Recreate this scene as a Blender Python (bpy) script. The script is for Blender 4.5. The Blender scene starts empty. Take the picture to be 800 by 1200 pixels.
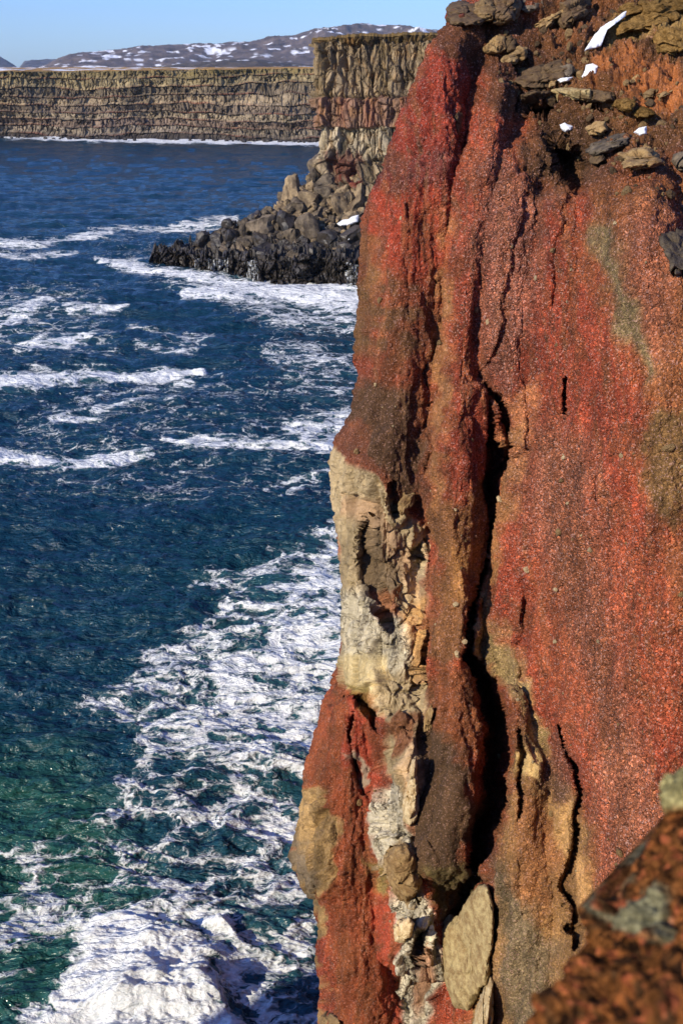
import bpy, math, random
import numpy as np
from mathutils import Vector

random.seed(7)
RNG = np.random.default_rng(11)
C = bpy.context.scene.collection

# ------------------------------------------------------------------ camera numbers
FPX, PITCH, H = 1287.0, math.radians(22.08), 40.0      # photo is 800 x 1200; camera 40 m over the sea
SP, CP = math.sin(PITCH), math.cos(PITCH)

def pt(u, v, Y):
    """point seen at photo position (u, v) lying Y metres ahead of the camera"""
    u = np.asarray(u, float); v = np.asarray(v, float); Y = np.asarray(Y, float)
    x = (u - 400.0) / FPX; y = -(v - 600.0) / FPX
    dy = CP + y * SP; dz = -SP + y * CP
    return np.stack([x / dy * Y, Y + 0 * x, H + dz / dy * Y], -1)

def sea_y(v):
    y = -(np.asarray(v, float) - 600.0) / FPX
    return H * (CP + y * SP) / -(-SP + y * CP)

def to_uv(x, y, z):
    zc = y * CP - (z - H) * SP
    return 400 + FPX * x / zc, 600 - FPX * (y * SP + (z - H) * CP) / zc

# ------------------------------------------------------------------ noise
_perm = np.random.default_rng(3).permutation(4096).astype(np.int64)
_g = np.random.default_rng(4).normal(size=(4096, 3)); _g /= np.linalg.norm(_g, axis=1)[:, None]
_r = np.random.default_rng(5).random((4096, 4))
_perm32 = _perm.astype(np.int32); _gx, _gy, _gz = (np.ascontiguousarray(_g[:, q], np.float32) for q in range(3))
def _h(i, j, k):
    return _perm[(_perm[(_perm[i & 4095] + j) & 4095] + k) & 4095]

_rx, _ry, _rz = (np.ascontiguousarray(_r[:, q], np.float32) for q in range(3))
def perlin(p):
    s = p.shape[:-1]; p = p.reshape(-1, 3).astype(np.float32)
    fl = np.floor(p); i = fl.astype(np.int32) & 4095; f = p - fl
    w = f * f * f * (f * (f * 6 - 15) + 10)
    x0, y0, z0 = f.T.copy(); wx, wy, wz = w.T.copy()
    i1 = (i + 1) & 4095
    ha = (_perm32[i[:, 0]], _perm32[i1[:, 0]]); J = (i[:, 1], i1[:, 1]); K = (i[:, 2], i1[:, 2])
    out = []
    for a in (0, 1):
        for b in (0, 1):
            hb = _perm32[(ha[a] + J[b]) & 4095]
            v = []
            for c in (0, 1):
                h = _perm32[(hb + K[c]) & 4095]
                v.append(_gx[h] * (x0 - a) + _gy[h] * (y0 - b) + _gz[h] * (z0 - c))
            out.append(v[0] + wz * (v[1] - v[0]))
    r0 = out[0] + wy * (out[1] - out[0]); r1 = out[2] + wy * (out[3] - out[2])
    return ((r0 + wx * (r1 - r0)) * 1.6).reshape(s).astype(np.float64)

def fbm(p, n=4, gain=0.5, lac=2.03):
    a, o = 1.0, 0.0
    for k in range(n):
        o = o + a * perlin(p * lac ** k + 17.3 * k); a *= gain
    return o

def ridged(p, n=4, gain=0.5):
    a, o, t = 1.0, 0.0, 0
    for k in range(n):
        o = o + a * (1 - np.abs(perlin(p * 2.03 ** k + 9.1 * k)) * 2); t += a; a *= gain
    return o / t

def worley(p, want_id=False):
    s = p.shape[:-1]; p = p.reshape(-1, 3)
    fl = np.floor(p); i = fl.astype(np.int32) & 4095; f = (p - fl).astype(np.float32)
    d1 = np.full(len(p), 9.0, np.float32); d2 = d1.copy(); best = np.zeros(len(p), np.int32)
    X, Y, Z = f.T.copy()
    for a in (-1, 0, 1):
        ha = _perm32[(i[:, 0] + a) & 4095]
        for b in (-1, 0, 1):
            hb = _perm32[(ha + i[:, 1] + b) & 4095]
            for c in (-1, 0, 1):
                h = _perm32[(hb + i[:, 2] + c) & 4095]
                d = (_rx[h] + a - X) ** 2 + (_ry[h] + b - Y) ** 2 + (_rz[h] + c - Z) ** 2
                m = d < d1
                d2 = np.where(m, d1, np.minimum(d2, d)); best = np.where(m, h, best); d1 = np.where(m, d, d1)
    d1 = np.sqrt(d1).astype(np.float64); d2 = np.sqrt(d2).astype(np.float64); idr = _r[best] if want_id else None
    if want_id: return d1.reshape(s), d2.reshape(s), idr.reshape(s + (4,))
    return d1.reshape(s), d2.reshape(s)

def facets(p, sharp=0.08, tilt=1.0):
    """broken-rock relief: every cell is its own tilted plane"""
    s = p.shape[:-1]; q = p.reshape(-1, 3); fl = np.floor(q); i = fl.astype(np.int32) & 4095; f = (q - fl).astype(np.float32)
    X, Y, Z = f.T.copy(); n = len(q); d1 = np.full(n, 9., np.float32); d2 = d1.copy(); best = np.zeros(n, np.int32); D = np.zeros((3, n), np.float32)
    for a in (-1, 0, 1):
        ha = _perm32[(i[:, 0] + a) & 4095]
        for b in (-1, 0, 1):
            hb = _perm32[(ha + i[:, 1] + b) & 4095]
            for c in (-1, 0, 1):
                h = _perm32[(hb + i[:, 2] + c) & 4095]
                dx, dy, dz = X - _rx[h] - a, Y - _ry[h] - b, Z - _rz[h] - c
                d = dx * dx + dy * dy + dz * dz; m = d < d1
                d2 = np.where(m, d1, np.minimum(d2, d)); best = np.where(m, h, best); d1 = np.where(m, d, d1)
                D[0] = np.where(m, dx, D[0]); D[1] = np.where(m, dy, D[1]); D[2] = np.where(m, dz, D[2])
    r = _r[best]; g = np.stack([r[:, 1] - .5, r[:, 2] - .5, r[:, 3] - .5]) * 2
    e = np.sqrt(d2) - np.sqrt(d1)
    h = (r[:, 0] - .5) + tilt * (D * g).sum(0) - .35 * sm(sharp, 0, e)
    return h.reshape(s).astype(float), e.reshape(s).astype(float), r.reshape(s + (4,))

def sm(a, b, x):
    t = np.clip((x - a) / (b - a), 0, 1); return t * t * (3 - 2 * t)

def dline(U, V, pts, ex=1.0, ey=1.0):
    """distance in photo pixels to a polyline, side sign, run 0..1; a third number per point is a width"""
    best = np.full(U.shape, 1e9); side = np.zeros(U.shape); wid = np.ones(U.shape)
    for a, b in zip(pts[:-1], pts[1:]):
        ax, ay, bx, by = a[0] * ex, a[1] * ey, b[0] * ex, b[1] * ey
        dx, dy = bx - ax, by - ay; L = dx * dx + dy * dy + 1e-9
        px, py = U * ex - ax, V * ey - ay
        t = np.clip((px * dx + py * dy) / L, 0, 1)
        d = np.hypot(px - t * dx, py - t * dy); m = d < best
        best = np.where(m, d, best); side = np.where(m, np.sign(dx * py - dy * px), side)
        if len(a) > 2: wid = np.where(m, a[2] + (b[2] - a[2]) * t, wid)
    return best, side, wid

def poly(U, V, P, soft=6.0):
    """soft mask of a polygon given in photo pixels"""
    P = list(P); ins = np.zeros(U.shape, bool)
    n = len(P)
    for k in range(n):
        (x1, y1), (x2, y2) = P[k], P[(k + 1) % n]
        if y1 == y2: continue
        ins ^= ((y1 > V) != (y2 > V)) & (U < (x2 - x1) * (V - y1) / (y2 - y1) + x1)
    d, _, _ = dline(U, V, P + [P[0]])
    return sm(-soft, soft, np.where(ins, d, -d))

def lin(r, g, b, k=1.0):
    f = lambda c: ((c / 255 + 0.055) / 1.055) ** 2.4 if c > 10 else c / 255 / 12.92
    return np.array([f(r), f(g), f(b)]) * k

# ------------------------------------------------------------------ mesh helpers
def grid_faces(n, m, keep=None):
    a = (np.arange(n - 1)[:, None] * m + np.arange(m - 1)[None, :])
    q = np.stack([a, a + 1, a + m + 1, a + m], -1).reshape(-1, 4)
    return q if keep is None else q[keep.reshape(-1)]

def mesh_from(name, verts, faces, attrs=None, smooth=True):
    me = bpy.data.meshes.new(name)
    verts = np.asarray(verts, np.float32).reshape(-1, 3); faces = np.asarray(faces, np.int32)
    used = np.zeros(len(verts), bool); used[faces.ravel()] = True
    remap = np.cumsum(used) - 1
    verts = verts[used]; faces = remap[faces]; k = faces.shape[1]
    me.vertices.add(len(verts)); me.vertices.foreach_set('co', verts.ravel())
    me.loops.add(faces.size); me.loops.foreach_set('vertex_index', faces.ravel().astype(np.int32))
    me.polygons.add(len(faces))
    me.polygons.foreach_set('loop_start', np.arange(0, faces.size, k, dtype=np.int32))
    me.polygons.foreach_set('use_smooth', np.full(len(faces), smooth))
    me.update(calc_edges=True); me.validate()
    for an, arr in (attrs or {}).items():
        arr = np.asarray(arr, np.float32)
        if arr.ndim >= 2 and arr.shape[-1] == 3 and an == 'Col':
            arr = arr.reshape(-1, 3)[used]
            at = me.attributes.new(an, 'FLOAT_COLOR', 'POINT')
            at.data.foreach_set('color', np.concatenate([arr, np.ones((len(arr), 1), np.float32)], 1).ravel())
        else:
            at = me.attributes.new(an, 'FLOAT', 'POINT')
            at.data.foreach_set('value', arr.reshape(-1)[used])
    return me

def link(name, me, mat=None, parent=None, **props):
    o = bpy.data.objects.new(name, me); C.objects.link(o)
    if mat and me and not me.materials: me.materials.append(mat)
    if parent: o.parent = parent
    for k, v in props.items(): o[k] = v
    return o

def normals(P):
    du = np.gradient(P, axis=1); dv = np.gradient(P, axis=0)
    n = np.cross(du, dv); n /= np.linalg.norm(n, axis=-1, keepdims=True) + 1e-9
    return n

# ------------------------------------------------------------------ materials
def nodes(name):
    m = bpy.data.materials.new(name); m.use_nodes = True
    nt = m.node_tree; nt.nodes.clear()
    out = nt.nodes.new('ShaderNodeOutputMaterial'); b = nt.nodes.new('ShaderNodeBsdfPrincipled')
    nt.links.new(b.outputs[0], out.inputs[0])
    return m, nt, b
def N(nt, t, **kw):
    n = nt.nodes.new(t)
    for k, v in kw.items():
        if k.startswith('_'): n.inputs[k[1:].replace('_', ' ')].default_value = v
        else: setattr(n, k, v)
    return n
def math_(nt, op, a, b=None, c=None, clamp=False):
    n = nt.nodes.new('ShaderNodeMath'); n.operation = op; n.use_clamp = clamp
    for i, x in enumerate((a, b, c)):
        if x is None: continue
        if isinstance(x, (int, float)): n.inputs[i].default_value = x
        else: nt.links.new(x, n.inputs[i])
    return n.outputs[0]
def mix(nt, fac, a, b, mode='MIX'):
    n = nt.nodes.new('ShaderNodeMix'); n.data_type = 'RGBA'; n.blend_type = mode
    for sock, x in ((n.inputs[0], fac), (n.inputs[6], a), (n.inputs[7], b)):
        if isinstance(x, (int, float)): sock.default_value = x
        elif isinstance(x, (tuple, list, np.ndarray)): sock.default_value = (*[float(q) for q in x[:3]], 1)
        else: nt.links.new(x, sock)
    return n.outputs[2]
def ramp(nt, x, stops):
    n = nt.nodes.new('ShaderNodeValToRGB'); cr = n.color_ramp
    while len(cr.elements) < len(stops): cr.elements.new(0.5)
    for e, (p, c) in zip(cr.elements, stops):
        e.position = p; e.color = (c, c, c, 1) if isinstance(c, (int, float)) else (*c, 1)
    nt.links.new(x, n.inputs[0]); return n.outputs[0]
def coords(nt, scale=(1, 1, 1), obj=True):
    tc = nt.nodes.new('ShaderNodeTexCoord'); mp = nt.nodes.new('ShaderNodeMapping')
    mp.inputs['Scale'].default_value = scale
    nt.links.new(tc.outputs['Object'], mp.inputs[0]); return mp.outputs[0]
def noise(nt, vec, scale, detail=3, rough=0.55, dist=0.0):
    n = N(nt, 'ShaderNodeTexNoise', _Scale=scale, _Detail=detail, _Roughness=rough, _Distortion=dist)
    nt.links.new(vec, n.inputs['Vector']); return n.outputs[0]
def voro(nt, vec, scale, feature='F1', out='Distance'):
    n = N(nt, 'ShaderNodeTexVoronoi', _Scale=scale); n.feature = feature
    nt.links.new(vec, n.inputs['Vector']); return n.outputs[out]
def attr(nt, name, out='Fac'):
    n = nt.nodes.new('ShaderNodeAttribute'); n.attribute_name = name; return n.outputs[out]
def bump(nt, bsdf, h, dist, strength=1.0):
    b = N(nt, 'ShaderNodeBump', _Strength=strength, _Distance=dist)
    nt.links.new(h, b.inputs['Height']); nt.links.new(b.outputs[0], bsdf.inputs['Normal'])

def cliff_material():
    m, nt, b = nodes('scoria_and_rock')
    v = coords(nt); col = attr(nt, 'Col', 'Color'); gran = attr(nt, 'gran'); crack = attr(nt, 'crack')
    # warp coordinates a little so the cinders are not round cells
    wn = N(nt, 'ShaderNodeTexNoise', _Scale=9.0, _Detail=2.0); nt.links.new(v, wn.inputs['Vector'])
    va = N(nt, 'ShaderNodeVectorMath', operation='MULTIPLY_ADD'); nt.links.new(wn.outputs['Color'], va.inputs[0])
    va.inputs[1].default_value = (0.09, 0.09, 0.09); nt.links.new(v, va.inputs[2]); vw = va.outputs[0]
    pv = N(nt, 'ShaderNodeTexVoronoi', _Scale=23.0); nt.links.new(vw, pv.inputs['Vector'])
    pv2 = N(nt, 'ShaderNodeTexVoronoi', _Scale=38.0); nt.links.new(vw, pv2.inputs['Vector'])
    sep = nt.nodes.new('ShaderNodeSeparateColor'); nt.links.new(pv.outputs['Color'], sep.inputs[0])
    sep2 = nt.nodes.new('ShaderNodeSeparateColor'); nt.links.new(pv2.outputs['Color'], sep2.inputs[0])
    tone = ramp(nt, sep.outputs[0], [(0.0, 0.42), (0.35, 0.82), (0.7, 1.05), (0.9, 1.45), (1.0, 2.1)])
    tone2 = ramp(nt, sep2.outputs[1], [(0.0, 0.5), (0.5, 1.0), (1.0, 1.6)])
    c1 = mix(nt, gran, col, mix(nt, 1.0, col, tone, 'MULTIPLY'))
    c1 = mix(nt, gran, c1, mix(nt, 1.0, c1, tone2, 'MULTIPLY'))
    # pale glints painted into random grains
    pale = math_(nt, 'MULTIPLY', math_(nt, 'GREATER_THAN', sep2.outputs[2], 0.91), math_(nt, 'MULTIPLY', gran, 0.6))
    c1 = mix(nt, pale, c1, (0.62, 0.36, 0.30))
    # broad weathering
    n1 = noise(nt, coords(nt, (1, 1, 0.35)), 1.6, 5, 0.62)
    c1 = mix(nt, 1.0, c1, ramp(nt, n1, [(0.25, 0.60), (0.5, 1.0), (0.75, 1.38)]), 'MULTIPLY')
    n2 = noise(nt, v, 7.0, 5, 0.7)
    c1 = mix(nt, 1.0, c1, ramp(nt, n2, [(0.25, 0.7), (0.5, 1.0), (0.75, 1.25)]), 'MULTIPLY')
    # joints in the pale rock
    wn2 = N(nt, 'ShaderNodeTexNoise', _Scale=2.2, _Detail=4.0); nt.links.new(v, wn2.inputs['Vector'])
    vb = N(nt, 'ShaderNodeVectorMath', operation='MULTIPLY_ADD'); nt.links.new(wn2.outputs['Color'], vb.inputs[0])
    vb.inputs[1].default_value = (0.9, 0.9, 0.9); nt.links.new(coords(nt, (1, 1, .7)), vb.inputs[2])
    ce = voro(nt, vb.outputs[0], 1.7, 'DISTANCE_TO_EDGE'); ce2 = voro(nt, vb.outputs[0], 5.0, 'DISTANCE_TO_EDGE')
    cm = math_(nt, 'MAXIMUM', math_(nt, 'SUBTRACT', 1.0, math_(nt, 'MULTIPLY', ce, 28.0), clamp=True),
               math_(nt, 'MULTIPLY', math_(nt, 'SUBTRACT', 1.0, math_(nt, 'MULTIPLY', ce2, 12.0), clamp=True), 0.45))
    cm = math_(nt, 'MULTIPLY', math_(nt, 'MULTIPLY', cm, crack), ramp(nt, noise(nt, v, 2.2, 3), [(0.42, 0.0), (0.6, 1.0)]))
    c1 = mix(nt, cm, c1, (0.16, 0.10, 0.06))
    nt.links.new(c1, b.inputs['Base Color']); b.inputs['Roughness'].default_value = 0.9
    b.inputs['Specular IOR Level'].default_value = 0.25
    hgt = math_(nt, 'ADD', math_(nt, 'MULTIPLY', math_(nt, 'SUBTRACT', 0.6, pv.outputs['Distance']), math_(nt, 'MULTIPLY', gran, 0.75)),
                math_(nt, 'MULTIPLY', n2, 0.8))
    hgt = math_(nt, 'ADD', hgt, math_(nt, 'MULTIPLY', sep.outputs[1], math_(nt, 'MULTIPLY', gran, 0.45)))
    hgt = math_(nt, 'ADD', hgt, math_(nt, 'MULTIPLY', noise(nt, v, 26.0, 3, 0.65), 0.35))
    hgt = math_(nt, 'SUBTRACT', hgt, math_(nt, 'MULTIPLY', cm, 1.2))
    bump(nt, b, hgt, 0.085)
    return m

def rock_material(name, col, var=0.5, scale=1.0, second=None, rough=0.88, bumpd=0.05, spec=0.3):
    """weathered stone; col is its own colour, mottled; scale ~ features per metre; own tone per object"""
    m, nt, b = nodes(name)
    v = coords(nt)
    oi = nt.nodes.new('ShaderNodeObjectInfo')
    n1 = noise(nt, v, 1.7 * scale, 6, 0.65); n2 = noise(nt, v, 9 * scale, 5, 0.7)
    c = mix(nt, ramp(nt, n1, [(0.4, 0.0), (0.62, 1.0)]), col, second if second is not None else np.array(col) * 0.6)
    c = mix(nt, 1.0, c, ramp(nt, n2, [(0.25, 1 - var), (0.5, 1.0), (0.75, 1 + var * 0.8)]), 'MULTIPLY')
    c = mix(nt, 1.0, c, ramp(nt, oi.outputs['Random'], [(0.0, 0.7), (1.0, 1.3)]), 'MULTIPLY')
    nt.links.new(c, b.inputs['Base Color']); b.inputs['Roughness'].default_value = rough
    b.inputs['Specular IOR Level'].default_value = spec
    bump(nt, b, math_(nt, 'ADD', n1, math_(nt, 'MULTIPLY', n2, 0.5)), bumpd)
    return m

def attr_material(name, scale=0.3, bumpd=0.5, var=0.4, stretch=(1, 1, 1), rough=0.92):
    m, nt, b = nodes(name)
    v = coords(nt, stretch)
    n1 = noise(nt, v, scale, 6, 0.65); n2 = noise(nt, v, scale * 5, 4, 0.65)
    c = mix(nt, 1.0, attr(nt, 'Col', 'Color'), ramp(nt, n1, [(0.25, 1 - var), (0.5, 1.0), (0.75, 1 + var)]), 'MULTIPLY')
    c = mix(nt, 1.0, c, ramp(nt, n2, [(0.25, 1 - var), (0.5, 1.0), (0.75, 1 + var)]), 'MULTIPLY')
    nt.links.new(c, b.inputs['Base Color']); b.inputs['Roughness'].default_value = rough
    b.inputs['Specular IOR Level'].default_value = 0.15
    bump(nt, b, math_(nt, 'ADD', n1, math_(nt, 'MULTIPLY', n2, 0.4)), bumpd)
    return m

def snow_material():
    m, nt, b = nodes('snow'); v = coords(nt)
    c = mix(nt, ramp(nt, noise(nt, v, 6, 5, 0.7), [(0.35, 0.0), (0.7, 1.0)]), (0.86, 0.88, 0.9), (0.74, 0.74, 0.74))
    nt.links.new(c, b.inputs['Base Color']); b.inputs['Roughness'].default_value = 0.7
    b.inputs['Subsurface Weight'].default_value = 0.0
    bump(nt, b, noise(nt, v, 9, 4), 0.03); return m

def sea_material(foamy=False):
    m, nt, b = nodes('breaking_foam' if foamy else 'sea_water')
    v = coords(nt, (0.62, 1, 1)); foam = attr(nt, 'foam'); green = attr(nt, 'green')
    wn = N(nt, 'ShaderNodeTexNoise', _Scale=0.22, _Detail=5.0, _Roughness=0.62); nt.links.new(v, wn.inputs['Vector'])
    va = N(nt, 'ShaderNodeVectorMath', operation='MULTIPLY_ADD'); nt.links.new(wn.outputs['Color'], va.inputs[0])
    va.inputs[1].default_value = (5.5, 5.5, 0); nt.links.new(v, va.inputs[2]); vw = va.outputs[0]
    e1 = voro(nt, vw, 0.42, 'SMOOTH_F1'); 
    d1 = math_(nt, 'SUBTRACT', 1.0, math_(nt, 'MULTIPLY', voro(nt, vw, 0.36, 'DISTANCE_TO_EDGE'), 3.0), clamp=True)
    d2 = math_(nt, 'SUBTRACT', 1.0, math_(nt, 'MULTIPLY', voro(nt, vw, 1.05, 'DISTANCE_TO_EDGE'), 3.2), clamp=True)
    d3 = math_(nt, 'SUBTRACT', 1.0, math_(nt, 'MULTIPLY', voro(nt, vw, 2.9, 'DISTANCE_TO_EDGE'), 3.2), clamp=True)
    nn = noise(nt, vw, 0.9, 7, 0.72)
    patch = noise(nt, v, 0.13, 3, .6)                       # foam thins out in big soft patches
    p = math_(nt, 'ADD', math_(nt, 'MULTIPLY', d1, 0.42), math_(nt, 'MULTIPLY', d2, 0.32))
    p = math_(nt, 'ADD', p, math_(nt, 'MULTIPLY', d3, 0.20))
    p = math_(nt, 'ADD', p, math_(nt, 'MULTIPLY', nn, 0.44))
    p = math_(nt, 'ADD', p, math_(nt, 'MULTIPLY', patch, 0.40))
    t = math_(nt, 'ADD', math_(nt, 'MULTIPLY', foam, 0.95), math_(nt, 'SUBTRACT', p, 1.44))
    f = ramp(nt, t, [(0.0, 0.0), (0.06, 0.16), (0.16, 0.62), (0.36, 1.0)])
    deep = mix(nt, green, (0.0025, 0.027, 0.058), (0.014, 0.066, 0.052))
    # bubbles under the surface make the water milky near foam
    milky = math_(nt, 'MULTIPLY', ramp(nt, foam, [(0.3, 0.0), (1.0, 0.5)]), 0.5)
    deep = mix(nt, milky, deep, (0.10, 0.27, 0.27))
    fb = noise(nt, vw, 4.5, 5, 0.75)
    fcol = mix(nt, ramp(nt, fb, [(0.3, 0.0), (0.6, 1.0)]), (0.60, 0.66, 0.67), (0.92, 0.92, 0.90))
    nt.links.new(mix(nt, f, deep, fcol), b.inputs['Base Color'])
    r = ramp(nt, f, [(0.0, 0.13), (0.5, 0.6), (1.0, 0.9)]); nt.links.new(r, b.inputs['Roughness'])
    b.inputs['IOR'].default_value = 1.333
    v2 = coords(nt, (0.45, 1, 1))
    w = math_(nt, 'ADD', math_(nt, 'ADD', noise(nt, v2, 0.55, 4, 0.6, 0.6), math_(nt, 'MULTIPLY', noise(nt, v2, 0.11, 4, 0.65, 0.5), 2.4)), math_(nt, 'MULTIPLY', noise(nt, v2, 2.2, 4, 0.6, 0.5), 0.28))
    w = math_(nt, 'ADD', w, math_(nt, 'MULTIPLY', f, math_(nt, 'ADD', math_(nt, 'MULTIPLY', fb, 0.12), 0.05)))
    bump(nt, b, w, 1.15)
    return m

M_cliff = cliff_material()
M_sea = sea_material(); 
M_snow = snow_material()

# ================================================================== MAIN SCORIA CLIFF
SIL = [(-260, 1400), (-200, 1150), (-60, 760), (-12, 610), (0, 560), (12, 522), (34, 519), (56, 501), (112, 478), (169, 460), (220, 441),
       (250, 431), (300, 427), (360, 423), (400, 419), (440, 416), (490, 404), (517, 392), (542, 388), (575, 389), (605, 392),
       (640, 397), (667, 401), (699, 403), (740, 400), (767, 397), (800, 389), (852, 370), (890, 360), (921, 352), (960, 346), (997, 343),
       (1018, 346), (1030, 352), (1052, 371), (1088, 375), (1124, 373), (1171, 384), (1200, 378), (1350, 365), (1600, 350)]
def uL(v): return np.interp(v, [a for a, _ in SIL], [b for _, b in SIL])
KV = [-260, 0, 100, 200, 300, 600, 900, 1200, 1600]
YS = [44, 34, 33, 32.2, 31.6, 30, 28, 26, 23]
YR = [44, 33, 28.3, 25.2, 23.6, 21.5, 19.5, 17.6, 15]

LOBES = [  # (height m, [(u, v, half width)])
    (1.5, [(530, 40, 34), (500, 110, 42), (485, 180, 46), (468, 280, 46), (462, 380, 48), (452, 470, 52), (450, 560, 60)]),
    (1.3, [(590, 95, 30), (565, 190, 32), (548, 290, 32), (532, 400, 30), (525, 500, 28), (515, 600, 26)]),
    (1.1, [(610, 190, 32), (592, 290, 40), (585, 390, 44), (598, 470, 30), (606, 520, 20)]),
    (1.2, [(655, 250, 34), (650, 350, 42), (645, 480, 52), (640, 600, 58), (640, 720, 60), (660, 830, 60)]),
    (2.0, [(730, 230, 70), (740, 400, 110), (735, 600, 130), (740, 800, 140), (745, 1000, 130), (740, 1200, 120), (740, 1600, 120)]),
    (1.6, [(540, 470, 34), (530, 580, 36), (528, 700, 38), (522, 780, 42), (530, 880, 50), (522, 960, 52), (515, 1010, 40)]),
    (1.7, [(440, 560, 60), (430, 650, 60), (440, 750, 60), (450, 830, 50), (470, 900, 40), (460, 980, 45), (480, 1100, 50)]),
    (1.6, [(400, 850, 50), (380, 960, 60), (390, 1060, 60), (410, 1200, 70), (410, 1400, 70)]),
    (1.6, [(600, 820, 28), (612, 930, 40), (600, 1050, 60), (610, 1200, 70), (620, 1400, 90)]),
]
CUTS = [  # (depth m, sharpness, [(u, v, half width px)])
    (1.9, [(572, 508, 7), (578, 530, 10), (577, 560, 5), (575, 590, 7), (573, 625, 5), (563, 670, 5), (556, 705, 3), (554, 735, 5), (551, 775, 7)]),
    (2.2, [(592, 505, 3), (591, 535, 7), (580, 560, 4)]),
    (3.1, [(552, 775, 8), (568, 800, 14), (582, 845, 17), (583, 890, 19), (575, 935, 19), (562, 980, 17), (554, 1015, 8)]),
    (1.3, [(572, 455, 2), (586, 480, 4), (594, 505, 5)]),
    (2.4, [(652, 176, 10), (664, 186, 18), (672, 200, 20), (676, 216, 9)]),
    (1.5, [(620, 128, 5), (650, 122, 6), (700, 126, 3)]),
    (0.8, [(653, 850, 2), (664, 885, 3), (676, 905, 4), (673, 960, 4), (671, 1005, 4), (664, 1045, 4), (670, 1090, 3)]),
    (0.7, [(608, 845, 2), (612, 880, 4), (610, 930, 3), (606, 975, 2)]),
    (0.6, [(658, 482, 3), (666, 450, 3)]),
    (0.35, [(700, 560, 2), (702, 590, 2)]),
    (0.6, [(499, 618, 3), (501, 700, 3), (498, 790, 3)]),
    (1.0, [(463, 572, 4), (465, 592, 6), (466, 606, 3)]),
    (0.9, [(427, 615, 3), (424, 645, 8), (430, 680, 14), (445, 710, 12), (455, 735, 5)]),
    (1.3, [(405, 815, 3), (425, 822, 8), (437, 838, 8), (438, 855, 3)]),
    (0.5, [(412, 840, 2), (410, 880, 3), (425, 925, 5), (432, 935, 2)]),
    (1.1, [(466, 1000, 5), (478, 1025, 6), (484, 1050, 4)]),
    (1.2, [(492, 1090, 8), (492, 1108, 8), (484, 1130, 4)]),
    (1.0, [(520, 1075, 6), (545, 1050, 6), (560, 1035, 5), (575, 1040, 5), (579, 1090, 3), (577, 1140, 3), (565, 1200, 4)]),
    (0.25, [(510, 330, 3), (507, 400, 3), (503, 470, 4), (500, 560, 3)]),
    (0.14, [(620, 230, 4), (600, 320, 4), (580, 420, 4), (560, 470, 4)]),
    (0.25, [(672, 215, 8), (655, 300, 6), (650, 360, 4)]),
    (0.22, [(478, 240, 3), (476, 320, 4), (480, 380, 3)]),
    (0.35, [(612, 680, 3), (613, 740, 5), (605, 790, 3)]),
    (0.6, [(660, 1085, 4), (675, 1090, 6), (672, 1110, 3)]),
]

def cliff_depth(U, V):
    l = uL(V); t = (U - l) / np.maximum(820 - l, 60)
    ys = np.interp(V, KV, YS); yr = np.interp(V, KV, YR)
    tt = np.where(t < 1, t, 1 + (t - 1) * 0.6)
    Y = ys + (yr - ys) * tt
    edge = np.maximum(U - l, 0)
    Y = Y + 1.6 * np.exp(-edge / 9.0)
    # slope above the face: keep the lobes off it
    slope = sm(250, 110, V + (U - 640) * 0.15) * sm(575, 660, U)
    Wn = perlin(np.stack([U / 70, V / 120, 0 * U], -1)) * 12
    best = np.zeros(U.shape)
    for h, P in LOBES:
        d, _, w = dline(U + Wn, V, P)
        q = np.clip(1 - (d / w) ** 2, 0, 1)
        val = h * np.sqrt(q) * (0.55 + 0.45 * q)
        best = np.maximum(best, val) + 0.15 * np.minimum(best, val)
    Y = Y - best * (1 - 0.85 * slope)
    Wn2 = perlin(np.stack([0 * U, V / 46, 0 * U + 15], -1)) * 7 + perlin(np.stack([U / 22, V / 30, 0 * U + 5], -1)) * 5 + perlin(np.stack([U / 7, V / 9, 0 * U + 5], -1)) * 1.2
    for h, P in CUTS:
        d, _, w = dline(U + Wn2, V + Wn2, P)
        Y = Y + h * sm(1.25, 0.15, d / w) * (1.0)
    return Y

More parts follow.
